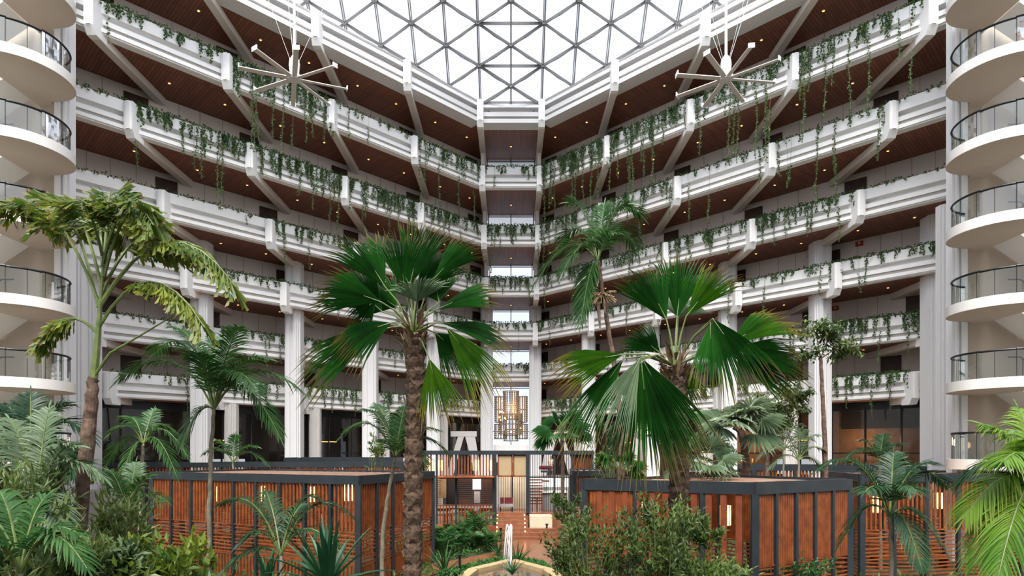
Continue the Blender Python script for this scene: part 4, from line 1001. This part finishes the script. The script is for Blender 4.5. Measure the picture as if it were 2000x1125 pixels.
# --- big fishtail palm on the left ---------------------------------
def fishfrond(mb, st, base, tip, sag, n, L2, lf, drop=.3, wd=.21, dead=0):
    base = Vector(base); tip = Vector(tip); L = (tip-base).length; up = Vector((0, 0, 1))
    def pos(s_): return base.lerp(tip, s_)+up*sag*L*(4*s_*(1-s_))
    st.tube([pos(i/8) for i in range(9)], [.028*(1-.8*i/8)+.003 for i in range(9)], 5)
    for i in range(n):
        s_ = .34+.64*(i+.5)/n; p = pos(s_); T = (pos(min(1, s_+.02))-pos(s_-.02)).normalized(); sd = T.cross(up)
        if sd.length < .3: sd = T.cross(Vector((0, -1, .3)))
        sd.normalize(); l2 = L2*(1.15-.65*s_)
        for q in (-1, 1):
            d = (sd*q*.75+T*.7+Vector((0, 0, -.25))+rv(.12)).normalized()
            pts = [p+d*l2*f+Vector((0, 0, -drop*l2*f*f)) for f in (0, .35, .7, 1)]; st.tube(pts, [.008, .006, .004, .003], 4)
            k = 7
            for j in range(k):
                f = .15+.85*(j+.5)/k; a = pts[0].lerp(pts[1], f*2) if f < .5 else pts[1].lerp(pts[3], (f-.5)*2)
                ld = (d*1.0+Vector((0, 0, -.55))+T*(.55 if j % 2 else -.35)+rv(.3)).normalized(); nn = rv(1)+Vector((0, -1, .4))
                s2 = ld.cross(nn).normalized(); ll = lf*R(.8, 1.2); w_ = ll*wd*.5; e = a+ld*ll
                i0 = len(mb.v); mid = a+ld*ll*.55
                mb.v += [tuple(a), tuple(mid+s2*w_*.7), tuple(e+s2*w_+ld*ll*R(-.05, .15)), tuple(e+ld*ll*R(-.15, .05)), tuple(e-s2*w_*.9-ld*ll*R(0, .2)), tuple(mid-s2*w_*.6)]
                mb.face((i0, i0+1, i0+2, i0+3), [(0, 0), (0, .5), (0, R(.85, 1)), (0, 1)]); mb.face((i0, i0+3, i0+4, i0+5), [(0, 0), (0, .95), (0, R(.8, .95)), (0, .5)])
YT = 11.0
tr = [P(140, 1300, YT), P(148, 1120, YT), P(160, 980, YT), P(172, 850, YT), P(182, 740, YT)]
ft = thing('fishtail_palm', 'tall fishtail palm with a rough brown trunk and yellow-green ragged crown at left', 'palm tree', tr[0], 'palms')
trunk(tr, .128, .10, seg=14).build('trunk', 'bark', ft)
m = MB(); m.tube([P(182, 745, YT), P(188, 690, YT), P(194, 620, YT), P(203, 500, YT)], [.07, .058, .04, .012], 8); m.build('green_shaft', 'stem', ft)
crown = P(190, 640, YT)
for (bx, by, tx, ty, dy, sag, n, l2) in ((196, 600, 15, 400, -.3, .30, 14, .50), (198, 560, 110, 385, .3, .25, 13, .6), (203, 520, 215, 375, .2, .10, 13, .6), (203, 540, 300, 440, -.5, .45, 13, .6), (195, 600, 460, 560, -.2, .38, 17, .62), (198, 590, 415, 500, .4, .30, 14, .5),
                                     (192, 640, 400, 640, -.6, .35, 12, .42), (190, 650, 75, 665, -.3, .36, 10, .36), (200, 500, 155, 390, -.7, .2, 10, .5), (196, 580, 330, 480, .6, .35, 12, .55), (192, 600, 85, 440, .7, .35, 12, .5), (200, 520, 265, 385, -.6, .2, 11, .55), (200, 520, 180, 440, .9, .5, 10, .5), (200, 540, 250, 470, .9, .5, 10, .5)):
    m = MB(); st = MB(); fishfrond(m, st, P(bx, by, YT), P(tx, ty, YT+dy), sag, int(n*1.4), l2*1.0, .27)
    lo_ = m.build('frond', 'fishtail', ft); st.build('midrib', 'stem', lo_).location = (0, 0, 0)
m = MB(); m.tube([P(180, 740, YT), P(215, 690, YT-.1), P(350, 610, YT-.3)], [.03, .022, .008], 6); m.build('lower_stalk', 'stem', ft)

# --- broad-leaved undergrowth --------------------------------------
def shrub(lab, c, rx, ry, rz, nleaf, L, W, mt, name='shrub', cat='shrub', grp=None, nst=9, ground=0, up=.3, cl=None, stemr=.012):
    c = Vector(c); t = thing(name, lab, cat, (c.x, c.y, ground), grp)
    st = MB(); m = MB(); tips = []
    for i in range(nst*4):
        d = rv(1)
        while d.length > 1 or d.length < .25: d = rv(1)
        d = d.normalized()*R(.55, 1.0); e = c+Vector((d.x*rx, d.y*ry, d.z*rz)); b = Vector((c.x+d.x*rx*.15, c.y+d.y*ry*.15, max(ground, c.z-rz*1.1)))
        if i < nst: b.z = ground
        mid = b.lerp(e, .55)+Vector((0, 0, .08*rz)); st.tube([b, mid, e], [stemr, stemr*.7, stemr*.3], 4); tips.append((mid, e))
    for i in range(nleaf):
        a, b = random.choice(tips); f = R(0, 1)**.6; p = a.lerp(b, f)+rv(.16)*min(1, rx); d = (b-a).normalized()*.6+rv(.9)+Vector((0, 0, up))
        leafq(m, p, d, rv(.6)+Vector((0, -.3, 1)), L*R(.7, 1.25), W)
    st.build('stems', 'stem', t); m.build('foliage', mt, t); return t
def blob(px, py, Y, wpx, hpx): c = P(px, py, Y); return c, wpx*Y/F, hpx*Y/F
def sh(lab, px, py, Y, wpx, hpx, n, L, W, mt, **k):
    c, rx, rz = blob(px, py, Y, wpx, hpx); return shrub(lab, c, rx, k.pop('ry', min(rx, 1.0)), rz, n, L, W, mt, **k)
sh('dense dark-leaved shrub in front of the right pavilion, its left half beside the steps', 1150, 1070, 11.5, 95, 85, 2400, .11, .042, 'shrub', grp='garden shrubs')
sh('tall dense shrub directly in front of the slatted pavilion and the right palm trunk', 1290, 1045, 11.0, 95, 95, 3000, .11, .042, 'shrub', grp='garden shrubs')
sh('leafy shrub branch reaching right in front of the open pavilion slats', 1382, 1035, 11.0, 42, 34, 600, .11, .042, 'shrub', grp='garden shrubs', nst=3)
sh('thin shrub top poking up left of the right pavilion corner', 1105, 990, 12.0, 32, 35, 380, .11, .042, 'shrub', grp='garden shrubs', nst=3)
sh('low shrub mass at the bottom edge below the right pavilion', 1380, 1120, 10.5, 100, 28, 1300, .11, .042, 'shrub', grp='garden shrubs')
sh('low leafy plant at the foot of the right pavilion corner', 1530, 1115, 17.5, 110, 35, 1200, .14, .05, 'fern', grp='garden shrubs')
sh('tall broad-leaved thicket at the far left edge', 30, 990, 10.0, 110, 90, 1500, .26, .055, 'fish_green', grp='left undergrowth', stemr=.016)
sh('broad-leaved thicket left of the tree trunk at the bottom', 80, 1100, 9.0, 130, 65, 1500, .24, .06, 'fish_green', grp='left undergrowth', stemr=.016)
sh('broad-leaved plant just right of the brown tree trunk', 245, 1020, 12.0, 70, 75, 900, .24, .055, 'fish_green', grp='left undergrowth')
sh('yellow-green leafy plant low in front of the slatted pavilion end post', 330, 1090, 10.0, 95, 45, 800, .20, .085, 'fishtail', grp='left undergrowth')
sh('leafy plant at the bottom left between trunk and pavilion', 225, 1110, 9.5, 95, 45, 900, .2, .07, 'fish_green', grp='left undergrowth')
sh('grey-green weeping foliage behind the thicket at the far left', 70, 890, 13.0, 90, 60, 1500, .20, .05, 'fan_grey', grp='left undergrowth', up=-.2)
def tree(lab, trunkpts, Y, r, clusters, mt, L=.13, W=.05):
    base = P(*trunkpts[0], Y); base.z = 0; t = thing('slender_tree', lab, 'tree', base, 'garden trees')
    trunk([base]+[P(a, b, Y) for a, b in trunkpts[1:]], r, r*.5, seg=8).build('trunk', 'bark', t)
    top = P(*trunkpts[-1], Y)
    for (px, py, w_, h_, n) in clusters:
        c, rx, rz = blob(px, py, Y, w_, h_); st = MB(); m = MB(); tips = []
        ctr = top if py < trunkpts[-1][1]+60 else P(*trunkpts[-2], Y)
        st.tube([ctr, (ctr+c)/2+Vector((0, 0, .1)), c], [.03, .02, .012], 5)
        for i in range(16):
            d = rv(1).normalized()*R(.5, 1); e = c+Vector((d.x*rx, d.y*rx*.8, d.z*rz)); st.tube([c, e], [.01, .004], 4); tips.append(e)
        for i in range(n):
            e = random.choice(tips); p = c.lerp(e, R(.3, 1.08))+rv(.14); leafq(m, p, rv(1)+Vector((0, 0, -.4)), rv(.5)+Vector((0, -.4, 1)), L*R(.7, 1.3), W)
        bo = m.build('foliage', mt, t); st.build('branch', 'bark', bo).location = (0, 0, 0)
tree('slender tree with small leaf clusters before the tall right column', [(1612, 1000), (1612, 900), (1608, 800), (1603, 700)], 25, .13, [(1590, 640, 48, 26, 300), (1650, 680, 48, 26, 420), (1625, 650, 40, 26, 280), (1580, 690, 34, 24, 220)], 'fish_green', .22, .09)
tree('thin bushy tree left of the slender tree, in front of the lobby glass', [(1498, 1000), (1497, 900), (1500, 820)], 27, .12, [(1490, 790, 52, 30, 500), (1560, 785, 42, 40, 560), (1530, 810, 40, 34, 400)], 'fish_green', .24, .1)
sh('feathery grey-green plant behind the right fan palm, left of its trunk', 1190, 880, 24, 42, 60, 520, .24, .06, 'feather_dark', grp='back row shrubs')
sh('slender leafy plant before the white column right of the big palm trunk', 1418, 900, 26, 26, 55, 260, .24, .08, 'feather_dark', grp='back row shrubs')
sh('small leafy plant beside the left white column behind the scaly trunk', 735, 870, 28, 22, 22, 200, .24, .08, 'fish_green', grp='back row shrubs')
# sword plants
def sword(lab, px, py, Y, n, L, mt='sword', w_=.08, grp='sword-leaved plants', gz=None, spread=1.0, dr=.35):
    c = P(px, py, Y)
    if gz is not None: c.z = gz
    t = thing('sword_leaf_plant', lab, 'plant', c, grp); m = MB(); m.use(mt)
    for i in range(n):
        a = i*2.4; el = R(.35, 1.45); d = Vector((math.cos(a)*math.cos(el)*spread, math.sin(a)*math.cos(el)*spread, math.sin(el))); l = L*R(.7, 1.1)
        p = c+rv(.03); s = d.cross(Vector((0, 0, 1)))
        if s.length < .05: s = Vector((1, 0, 0))
        s.normalize(); nn = s.cross(d.normalized()); b = len(m.v); K = 6; g = Vector((0, 0, -1))
        for j in range(K+1):
            f = j/K; q = p+d.normalized()*l*f+g*dr*l*f**2.6*(1.3-math.sin(el)); ww = w_*min(1, .5+2*f)*(1-f**3)+.002
            m.v += [tuple(q-s*ww/2+nn*ww*.25), tuple(q), tuple(q+s*ww/2+nn*ww*.25)]
        for j in range(K):
            for k in range(2): q = b+3*j+k; m.face((q, q+1, q+4, q+3), [(0, j/K), (0, j/K), (0, (j+1)/K), (0, (j+1)/K)])
    m.build('leaves', None, t)
sword('large sword-leaved plant at the bottom edge before the left pavilion', 640, 1150, 8.5, 34, 1.15, w_=.085)
sword('sword-leaved clump at the bottom edge left of the larger one', 520, 1165, 8.5, 16, .8, w_=.07)
sword('arching strap-leaved clump at the left foot of the fountain jet', 1010, 1100, 26, 30, 1.3, 'fern', .07, 'strap-leaved clumps', 0)
sword('strap-leaved clump on the pool edge at the bottom centre', 1000, 1130, 22.5, 22, .9, 'fern', .06, 'strap-leaved clumps', .3)
sword('yellowish strap-leaved clump left of the pool', 868, 1105, 24, 34, 1.5, 'feather', .07, 'strap-leaved clumps', 0)
sword('strap-leaved clump behind the jet on the path edge', 972, 1075, 28, 20, 1.1, 'fern', .06, 'strap-leaved clumps', 0)
# bed of ferns left of the steps
def bed(px, py): x, y = G(px, py); return x, y
for i, (px, py, l, sz_) in enumerate(((862, 1072, 'farthest left', 1.5), (893, 1080, 'second from the left', 1.5), (922, 1066, 'tall one in the middle', 1.7), (940, 1078, 'fourth from the left', 1.3), (958, 1072, 'nearest the steps', 1.2), (905, 1062, 'back row middle', 1.3), (880, 1062, 'back row left', 1.2), (932, 1058, 'back row right against the timber skirt', 1.4), (852, 1086, 'front left corner', 1.2))):
    x, y = bed(px, py); t = thing('fern', 'lush fern left of the steps, %s' % l, 'fern', (x, y, 0), 'ferns by the steps'); m = MB(); st = MB(); m.use('fern')
    for j in range(16):
        a = j*2.4; e = R(.3, 1.1); c0 = Vector((x, y, .05+.35*(i in (2, 7)))); tip = c0+Vector((math.cos(a)*math.cos(e), math.sin(a)*math.cos(e), math.sin(e)))*sz_*R(.7, 1)
        frond(m, st, c0, tip, .18, .26*sz_, .06, 14, rr=.008)
    m.build('fronds', None, t); st.build('stalks', 'stem', t)
# ground cover, uncountable
gc = MB()
beds = [[G(845, 1128), G(845, 1100), G(905, 1092), G(960, 1078), G(966, 1052), G(780, 1050), G(760, 1128)], [G(850, 1131), G(928, 1108), G(985, 1096), G(1000, 1108), G(925, 1130)], [G(1003, 1108), G(1010, 1097), G(1060, 1106), G(1100, 1131), G(1066, 1127)]]
def inside(p, poly):
    r = False; n = len(poly)
    for i in range(n):
        a = poly[i]; b = poly[(i+1) % n]
        if (a[1] > p[1]) != (b[1] > p[1]) and p[0] < (b[0]-a[0])*(p[1]-a[1])/(b[1]-a[1])+a[0]: r = not r
    return r
for poly, n in zip(beds, (2600, 2600, 1600)):
    xs = [p[0] for p in poly]; ys = [p[1] for p in poly]; k = 0
    while k < n:
        p = (R(min(xs), max(xs)), R(min(ys), max(ys)))
        if not inside(p, poly): k += .02; continue
        leafq(gc, Vector((p[0], p[1], R(.02, .2))), rv(1)+Vector((0, 0, .7)), Vector((0, -.3, 1))+rv(.4), R(.10, .18), .09); k += 1
tag(gc.build('ground_cover', 'cover'), 'low bright green ground cover around the path and pool', 'ground cover', kind='stuff')
gc = MB()
for i in range(9000):
    x = R(-18, 22); y = R(9, 34)
    if -6 < x < 4 and y > 22: continue
    if any(inside((x, y), [(sum(q[0] for q in f)/4+(p[0]-sum(q[0] for q in f)/4)*1.12, sum(q[1] for q in f)/4+(p[1]-sum(q[1] for q in f)/4)*1.12) for p in f]) for f in FOOT) or abs(x) > 16.8 and y > 26: continue
    leafq(gc, Vector((x, y, R(.0, .35))), rv(1)+Vector((0, 0, .8)), Vector((0, -.3, 1))+rv(.4), R(.18, .32), .13)
tag(gc.build('undergrowth', 'shrub'), 'dark green undergrowth covering the garden soil', 'undergrowth', kind='stuff')

# --- trailing vines on the galleries --------------------------------
# (level, side, bay): (density of clumps, mean length of clumps, long strands)
D = {
 (1, 0, 0): (1.0, .45, 1), (1, -1, 0): (1.3, .6, 7), (1, -1, 1): (.7, .22, 2), (1, -1, 2): (2.3, .9, 14), (1, -1, 3): (1.3, .35, 1),
 (1, 1, 0): (2.2, .9, 12), (1, 1, 1): (1.9, .8, 14), (1, 1, 2): (1.5, .8, 9), (1, 1, 3): (1.1, .6, 12),
 (2, 0, 0): (1.8, .7, 4), (2, -1, 0): (1.8, .6, 5), (2, -1, 1): (2.0, .75, 8), (2, -1, 2): (2.1, .8, 8), (2, -1, 3): (1.9, .7, 7), (2, -1, 4): (.6, .12, 0),
 (2, 1, 0): (1.6, .7, 8), (2, 1, 1): (1.1, .6, 8), (2, 1, 2): (.6, .25, 3), (2, 1, 3): (.45, .25, 8), (2, 1, 4): (.6, .12, 0),
 (3, 0, 0): (1.6, .6, 4), (3, -1, 0): (1.5, .6, 3), (3, -1, 1): (1.3, .5, 3), (3, -1, 2): (1.2, .5, 4), (3, -1, 3): (.3, .08, 1), (3, -1, 4): (.3, .06, 0),
 (3, 1, 0): (1.5, .6, 4), (3, 1, 1): (1.3, .6, 5), (3, 1, 2): (1.3, .6, 6), (3, 1, 3): (1.7, .5, 9), (3, 1, 4): (.35, .08, 0),
 (4, 0, 0): (1.0, .4, 1), (4, -1, 0): (1, .4, 1), (4, -1, 1): (1, .35, 2), (4, -1, 2): (.8, .3, 1), (4, -1, 3): (1.0, .3, 0), (4, -1, 4): (.8, .2, 0), (4, 1, 0): (1.4, .4, 1), (4, 1, 1): (1.1, .4, 2), (4, 1, 2): (1.0, .35, 2), (4, 1, 3): (1.0, .35, 3), (4, 1, 4): (1.1, .35, 2),
 (5, 0, 0): (1.0, .4, 0), (5, -1, 0): (1, .4, 1), (5, -1, 1): (1, .4, 2), (5, -1, 2): (1.2, .4, 1), (5, -1, 3): (1.1, .4, 2), (5, -1, 4): (.7, .2, 0), (5, 1, 0): (1.2, .4, 1), (5, 1, 1): (1.1, .4, 2), (5, 1, 2): (1.1, .4, 1), (5, 1, 3): (1.3, .35, 2), (5, 1, 4): (1.9, .7, 7),
 (6, -1, 0): (1.4, .6, 2), (6, -1, 1): (1.3, .6, 3), (6, -1, 2): (1.4, .6, 3), (6, -1, 3): (1.2, .5, 2), (6, -1, 4): (.7, .3, 2), (6, 1, 0): (1.9, .7, 1), (6, 1, 1): (1.5, .6, 2), (6, 1, 2): (1.4, .6, 3), (6, 1, 3): (1.4, .4, 5), (6, 1, 4): (1.5, .6, 4),
}
BAY = ['first', 'second', 'third', 'fourth', 'fifth']
for (k, sd, n), (dens, ln, ns) in D.items():
    if sd == 0: x0, x1 = -XP[0], XP[0]; pf = lambda x: Vector((x, ZC[k]-.04, TOP[k])); sdd = Vector((1, 0, 0)); ox = 1
    else:
        x0, x1 = XP[n], min(XP[n+1], XE[k]); pf = lambda x: Vector((sd*x, YF(k, x), TOP[k]))+Vector((sd*nrm.x, nrm.y, 0))*.04; ox = sd
    if x1-x0 < .4: continue
    base = pf((x0+x1)/2); out = Vector((sd*nrm.x, nrm.y, 0)) if sd else Vector((0, -1, 0))
    look = 'dense long' if dens > 1.7 else 'sparse short' if dens < .7 else 'leafy'
    where = 'centre bay' if sd == 0 else '%s bay %s of centre' % (BAY[n], 'left' if sd < 0 else 'right')
    t = thing('trailing_vine', '%s green vine on the %s, %s' % (look, LV[k], where), 'vine', base, 'trailing vines on the galleries')
    m = MB(); L = (x1-x0)*(1.4 if sd else 1)
    # fringe lying along the parapet top
    for i in range(int(L*34*min(1.8, dens+.3))):
        p = pf(R(x0, x1))-out*R(-.06, .25)+Vector((0, 0, R(-.03, .12))); leafq(m, p, rv(1)+Vector((0, 0, .3)), rv(.5)+out, R(.09, .15), .09)
    # short clumps down the face
    for i in range(int(L*5.2*dens)):
        c = pf(R(x0, x1)); l = max(.08, random.gauss(ln, ln*.5)); wv = R(0, 6)
        for j in range(int(l/.032)):
            z = j*.032; p = c+out*(.03+R(0, .07))+Vector((ox*math.sin(z*3+wv)*.05+R(-.07, .07)*(1-.4*z/l), 0, -z)); leafq(m, p, rv(.7)+Vector((0, 0, -.5)), out+rv(.5), R(.08, .15), .085)
    m.build('leaf_mass', 'vine', t)
    for i in range(ns):
        c = pf(R(x0+.1, x1-.1))+out*.12; l = R(1.0, 4.6)*(1.1 if k == 1 else .9 if k == 2 else .6); bare = R(.1, .65)*l*(i % 2 == 0); m = MB(); m.use('vinestem'); wv = R(0, 6)
        f = lambda z: c+Vector((ox*math.sin(z*1.3+wv)*.05, 0, -z))
        m.tube([f(l*q/6) for q in range(7)], .009, 3, False); m.use('vine')
        for j in range(int((l-bare)/.036)):
            z = bare+j*.036; p = f(z)+rv(.045); leafq(m, p, rv(.8)+Vector((0, 0, -.3)), out+rv(.6), R(.07, .13), .08)
        m.build('strand', None, t)

# --- people ---------------------------------------------------------
def person(lab, base, h, body, face_dir=-1, arm=0):
    t = thing('person', lab, 'person', base); b = Vector(base); s = h/1.72
    def skin(nm, pts, edges, rad, m_, lv=2):
        me = bpy.data.meshes.new(nm); me.from_pydata([tuple(b+Vector(p)*s) for p in pts], edges, []); o = bpy.data.objects.new(nm, me); col.objects.link(o)
        md = o.modifiers.new('skin', 'SKIN'); 
        for i, r in enumerate(rad): me.skin_vertices[0].data[i].radius = ((r if isinstance(r, tuple) else (r, r))[0]*s, (r if isinstance(r, tuple) else (r, r))[1]*s)
        me.skin_vertices[0].data[0].use_root = True
        sb = o.modifiers.new('sub', 'SUBSURF'); sb.levels = lv; sb.render_levels = lv; me.materials.append(M[m_]); o.parent = t; o.location = -Vector(t.location); return o
    f = face_dir
    skin('body', [(0, 0, .95), (0, 0, 1.15), (0, 0, 1.38), (0, 0, 1.47), (0, .01*f, 1.55), (0, .02*f, 1.66), (.17, 0, 1.40), (.22, .02*f, 1.14), (.20, .2*f, 1.0+arm), (-.17, 0, 1.40), (-.22, .02*f, 1.14), (-.20, .2*f, 1.0), (.09, 0, .86), (.10, .02*f, .48), (.10, 0, .08), (.10, .12*f, .04), (-.09, 0, .86), (-.10, .02*f, .48), (-.10, 0, .08), (-.10, .12*f, .04)],
         [(0, 1), (1, 2), (2, 3), (3, 4), (4, 5), (2, 6), (6, 7), (7, 8), (2, 9), (9, 10), (10, 11), (0, 12), (12, 13), (13, 14), (14, 15), (0, 16), (16, 17), (17, 18), (18, 19)],
         [(.14, .1), (.12, .09), (.15, .1), .06, .07, .085, .055, .042, .035, .055, .042, .035, .075, .055, .04, .035, .075, .055, .04, .035], 'skin')
    skin('shirt', [(0, 0, .92), (0, 0, 1.15), (0, 0, 1.38), (.18, 0, 1.40), (.225, .02*f, 1.2), (-.18, 0, 1.40), (-.225, .02*f, 1.2)], [(0, 1), (1, 2), (2, 3), (3, 4), (2, 5), (5, 6)], [(.165, .12), (.145, .11), (.17, .12), .07, .06, .07, .06], body)
    if body == 'dress': skin('skirt', [(0, 0, .98), (0, 0, .7), (0, 0, .45)], [(0, 1), (1, 2)], [(.15, .11), (.2, .15), (.25, .19)], body)
    else:
        skin('trousers', [(0, 0, .93), (.095, 0, .82), (.1, .02*f, .48), (.1, 0, .1), (-.095, 0, .82), (-.1, .02*f, .48), (-.1, 0, .1)], [(0, 1), (1, 2), (2, 3), (0, 4), (4, 5), (5, 6)], [(.155, .115), .09, .07, .055, .09, .07, .055], 'trousers')
    skin('hair', [(0, .0-.02*f, 1.70), (0, -.03*f, 1.66)], [(0, 1)], [(.09, .085), (.09, .08)], 'hair')
    for e in (-1, 1):
        m = MB(); p = b+Vector((e*.032, .098*f, 1.665))*s; m.obox(p, (.01, 0, 0), (0, .004, 0), (0, 0, .006)); m.build('eye', 'hair', t)
    m = MB(); p = b+Vector((0, .105*f, 1.635))*s; m.obox(p, (.012, 0, 0), (0, .015, 0), (0, 0, .02)); m.build('nose', 'skin', t)
person('person in a white shirt standing behind the glass of the upper right landing', (19.85, 24.6, 4.6+3640*U/F+.40), 1.70, 'shirt', -1, .15)
person('person in a pale dress standing in the lobby behind the thin bars right of centre', (X_(1076, 51.5), 51.5, LOB), 1.68, 'dress', -1)
ct = thing('armchair', 'round dark armchair beside the person in the pale dress', 'armchair', (X_(1066, 51), 51, LOB))
m = MB(); m.tube([(X_(1066, 51), 51, LOB+.35), (X_(1066, 51), 51, LOB+.5)], [.42, .42], 14); m.build('seat', 'trousers', ct)
m = MB(); m.tube([(X_(1066, 51)+.42*math.cos(a), 51+.42*math.sin(a), LOB+.72) for a in [i*.3-.2 for i in range(12)]], .16, 8); m.build('backrest', 'red', ct)
for a in range(4): m = MB(); q = a*math.pi/2+.7; m.box(X_(1066, 51)+.3*math.cos(q)-.02, X_(1066, 51)+.3*math.cos(q)+.02, 51+.3*math.sin(q)-.02, 51+.3*math.sin(q)+.02, LOB, LOB+.36); m.build('leg', 'black', ct)
# red exit-style signs on the corridor walls of the right wing
for px, py, k in ((1679, 476, 4), (1632, 602, 5)):
    x = None
    for q in range(400):
        xx = 12+q*.03; yy = YF(k-1, xx)+RUN-.08
        if abs((xx*F/yy+CX)-px) < 1.6: x = xx; break
    if x: 
        pz = EYE+(HY-py)*yy/F; m = MB(); m.use('signred'); tv = Vector((1, -SL, 0)).normalized(); m.obox((x, yy, pz), tv*.2, Vector((-.5, -.6, 0)).normalized()*.02, (0, 0, .14)); m.use('rib')
        m.obox((x-.02, yy-.03, pz+.02), tv*.06, Vector((-.5, -.6, 0)).normalized()*.012, (0, 0, .05)); tag(m.build('wall_sign', loc=(x, yy, pz)), 'small red sign on the corridor wall of the right wing, %s one' % ('upper' if k == 4 else 'lower'), 'sign', 'red wall signs')
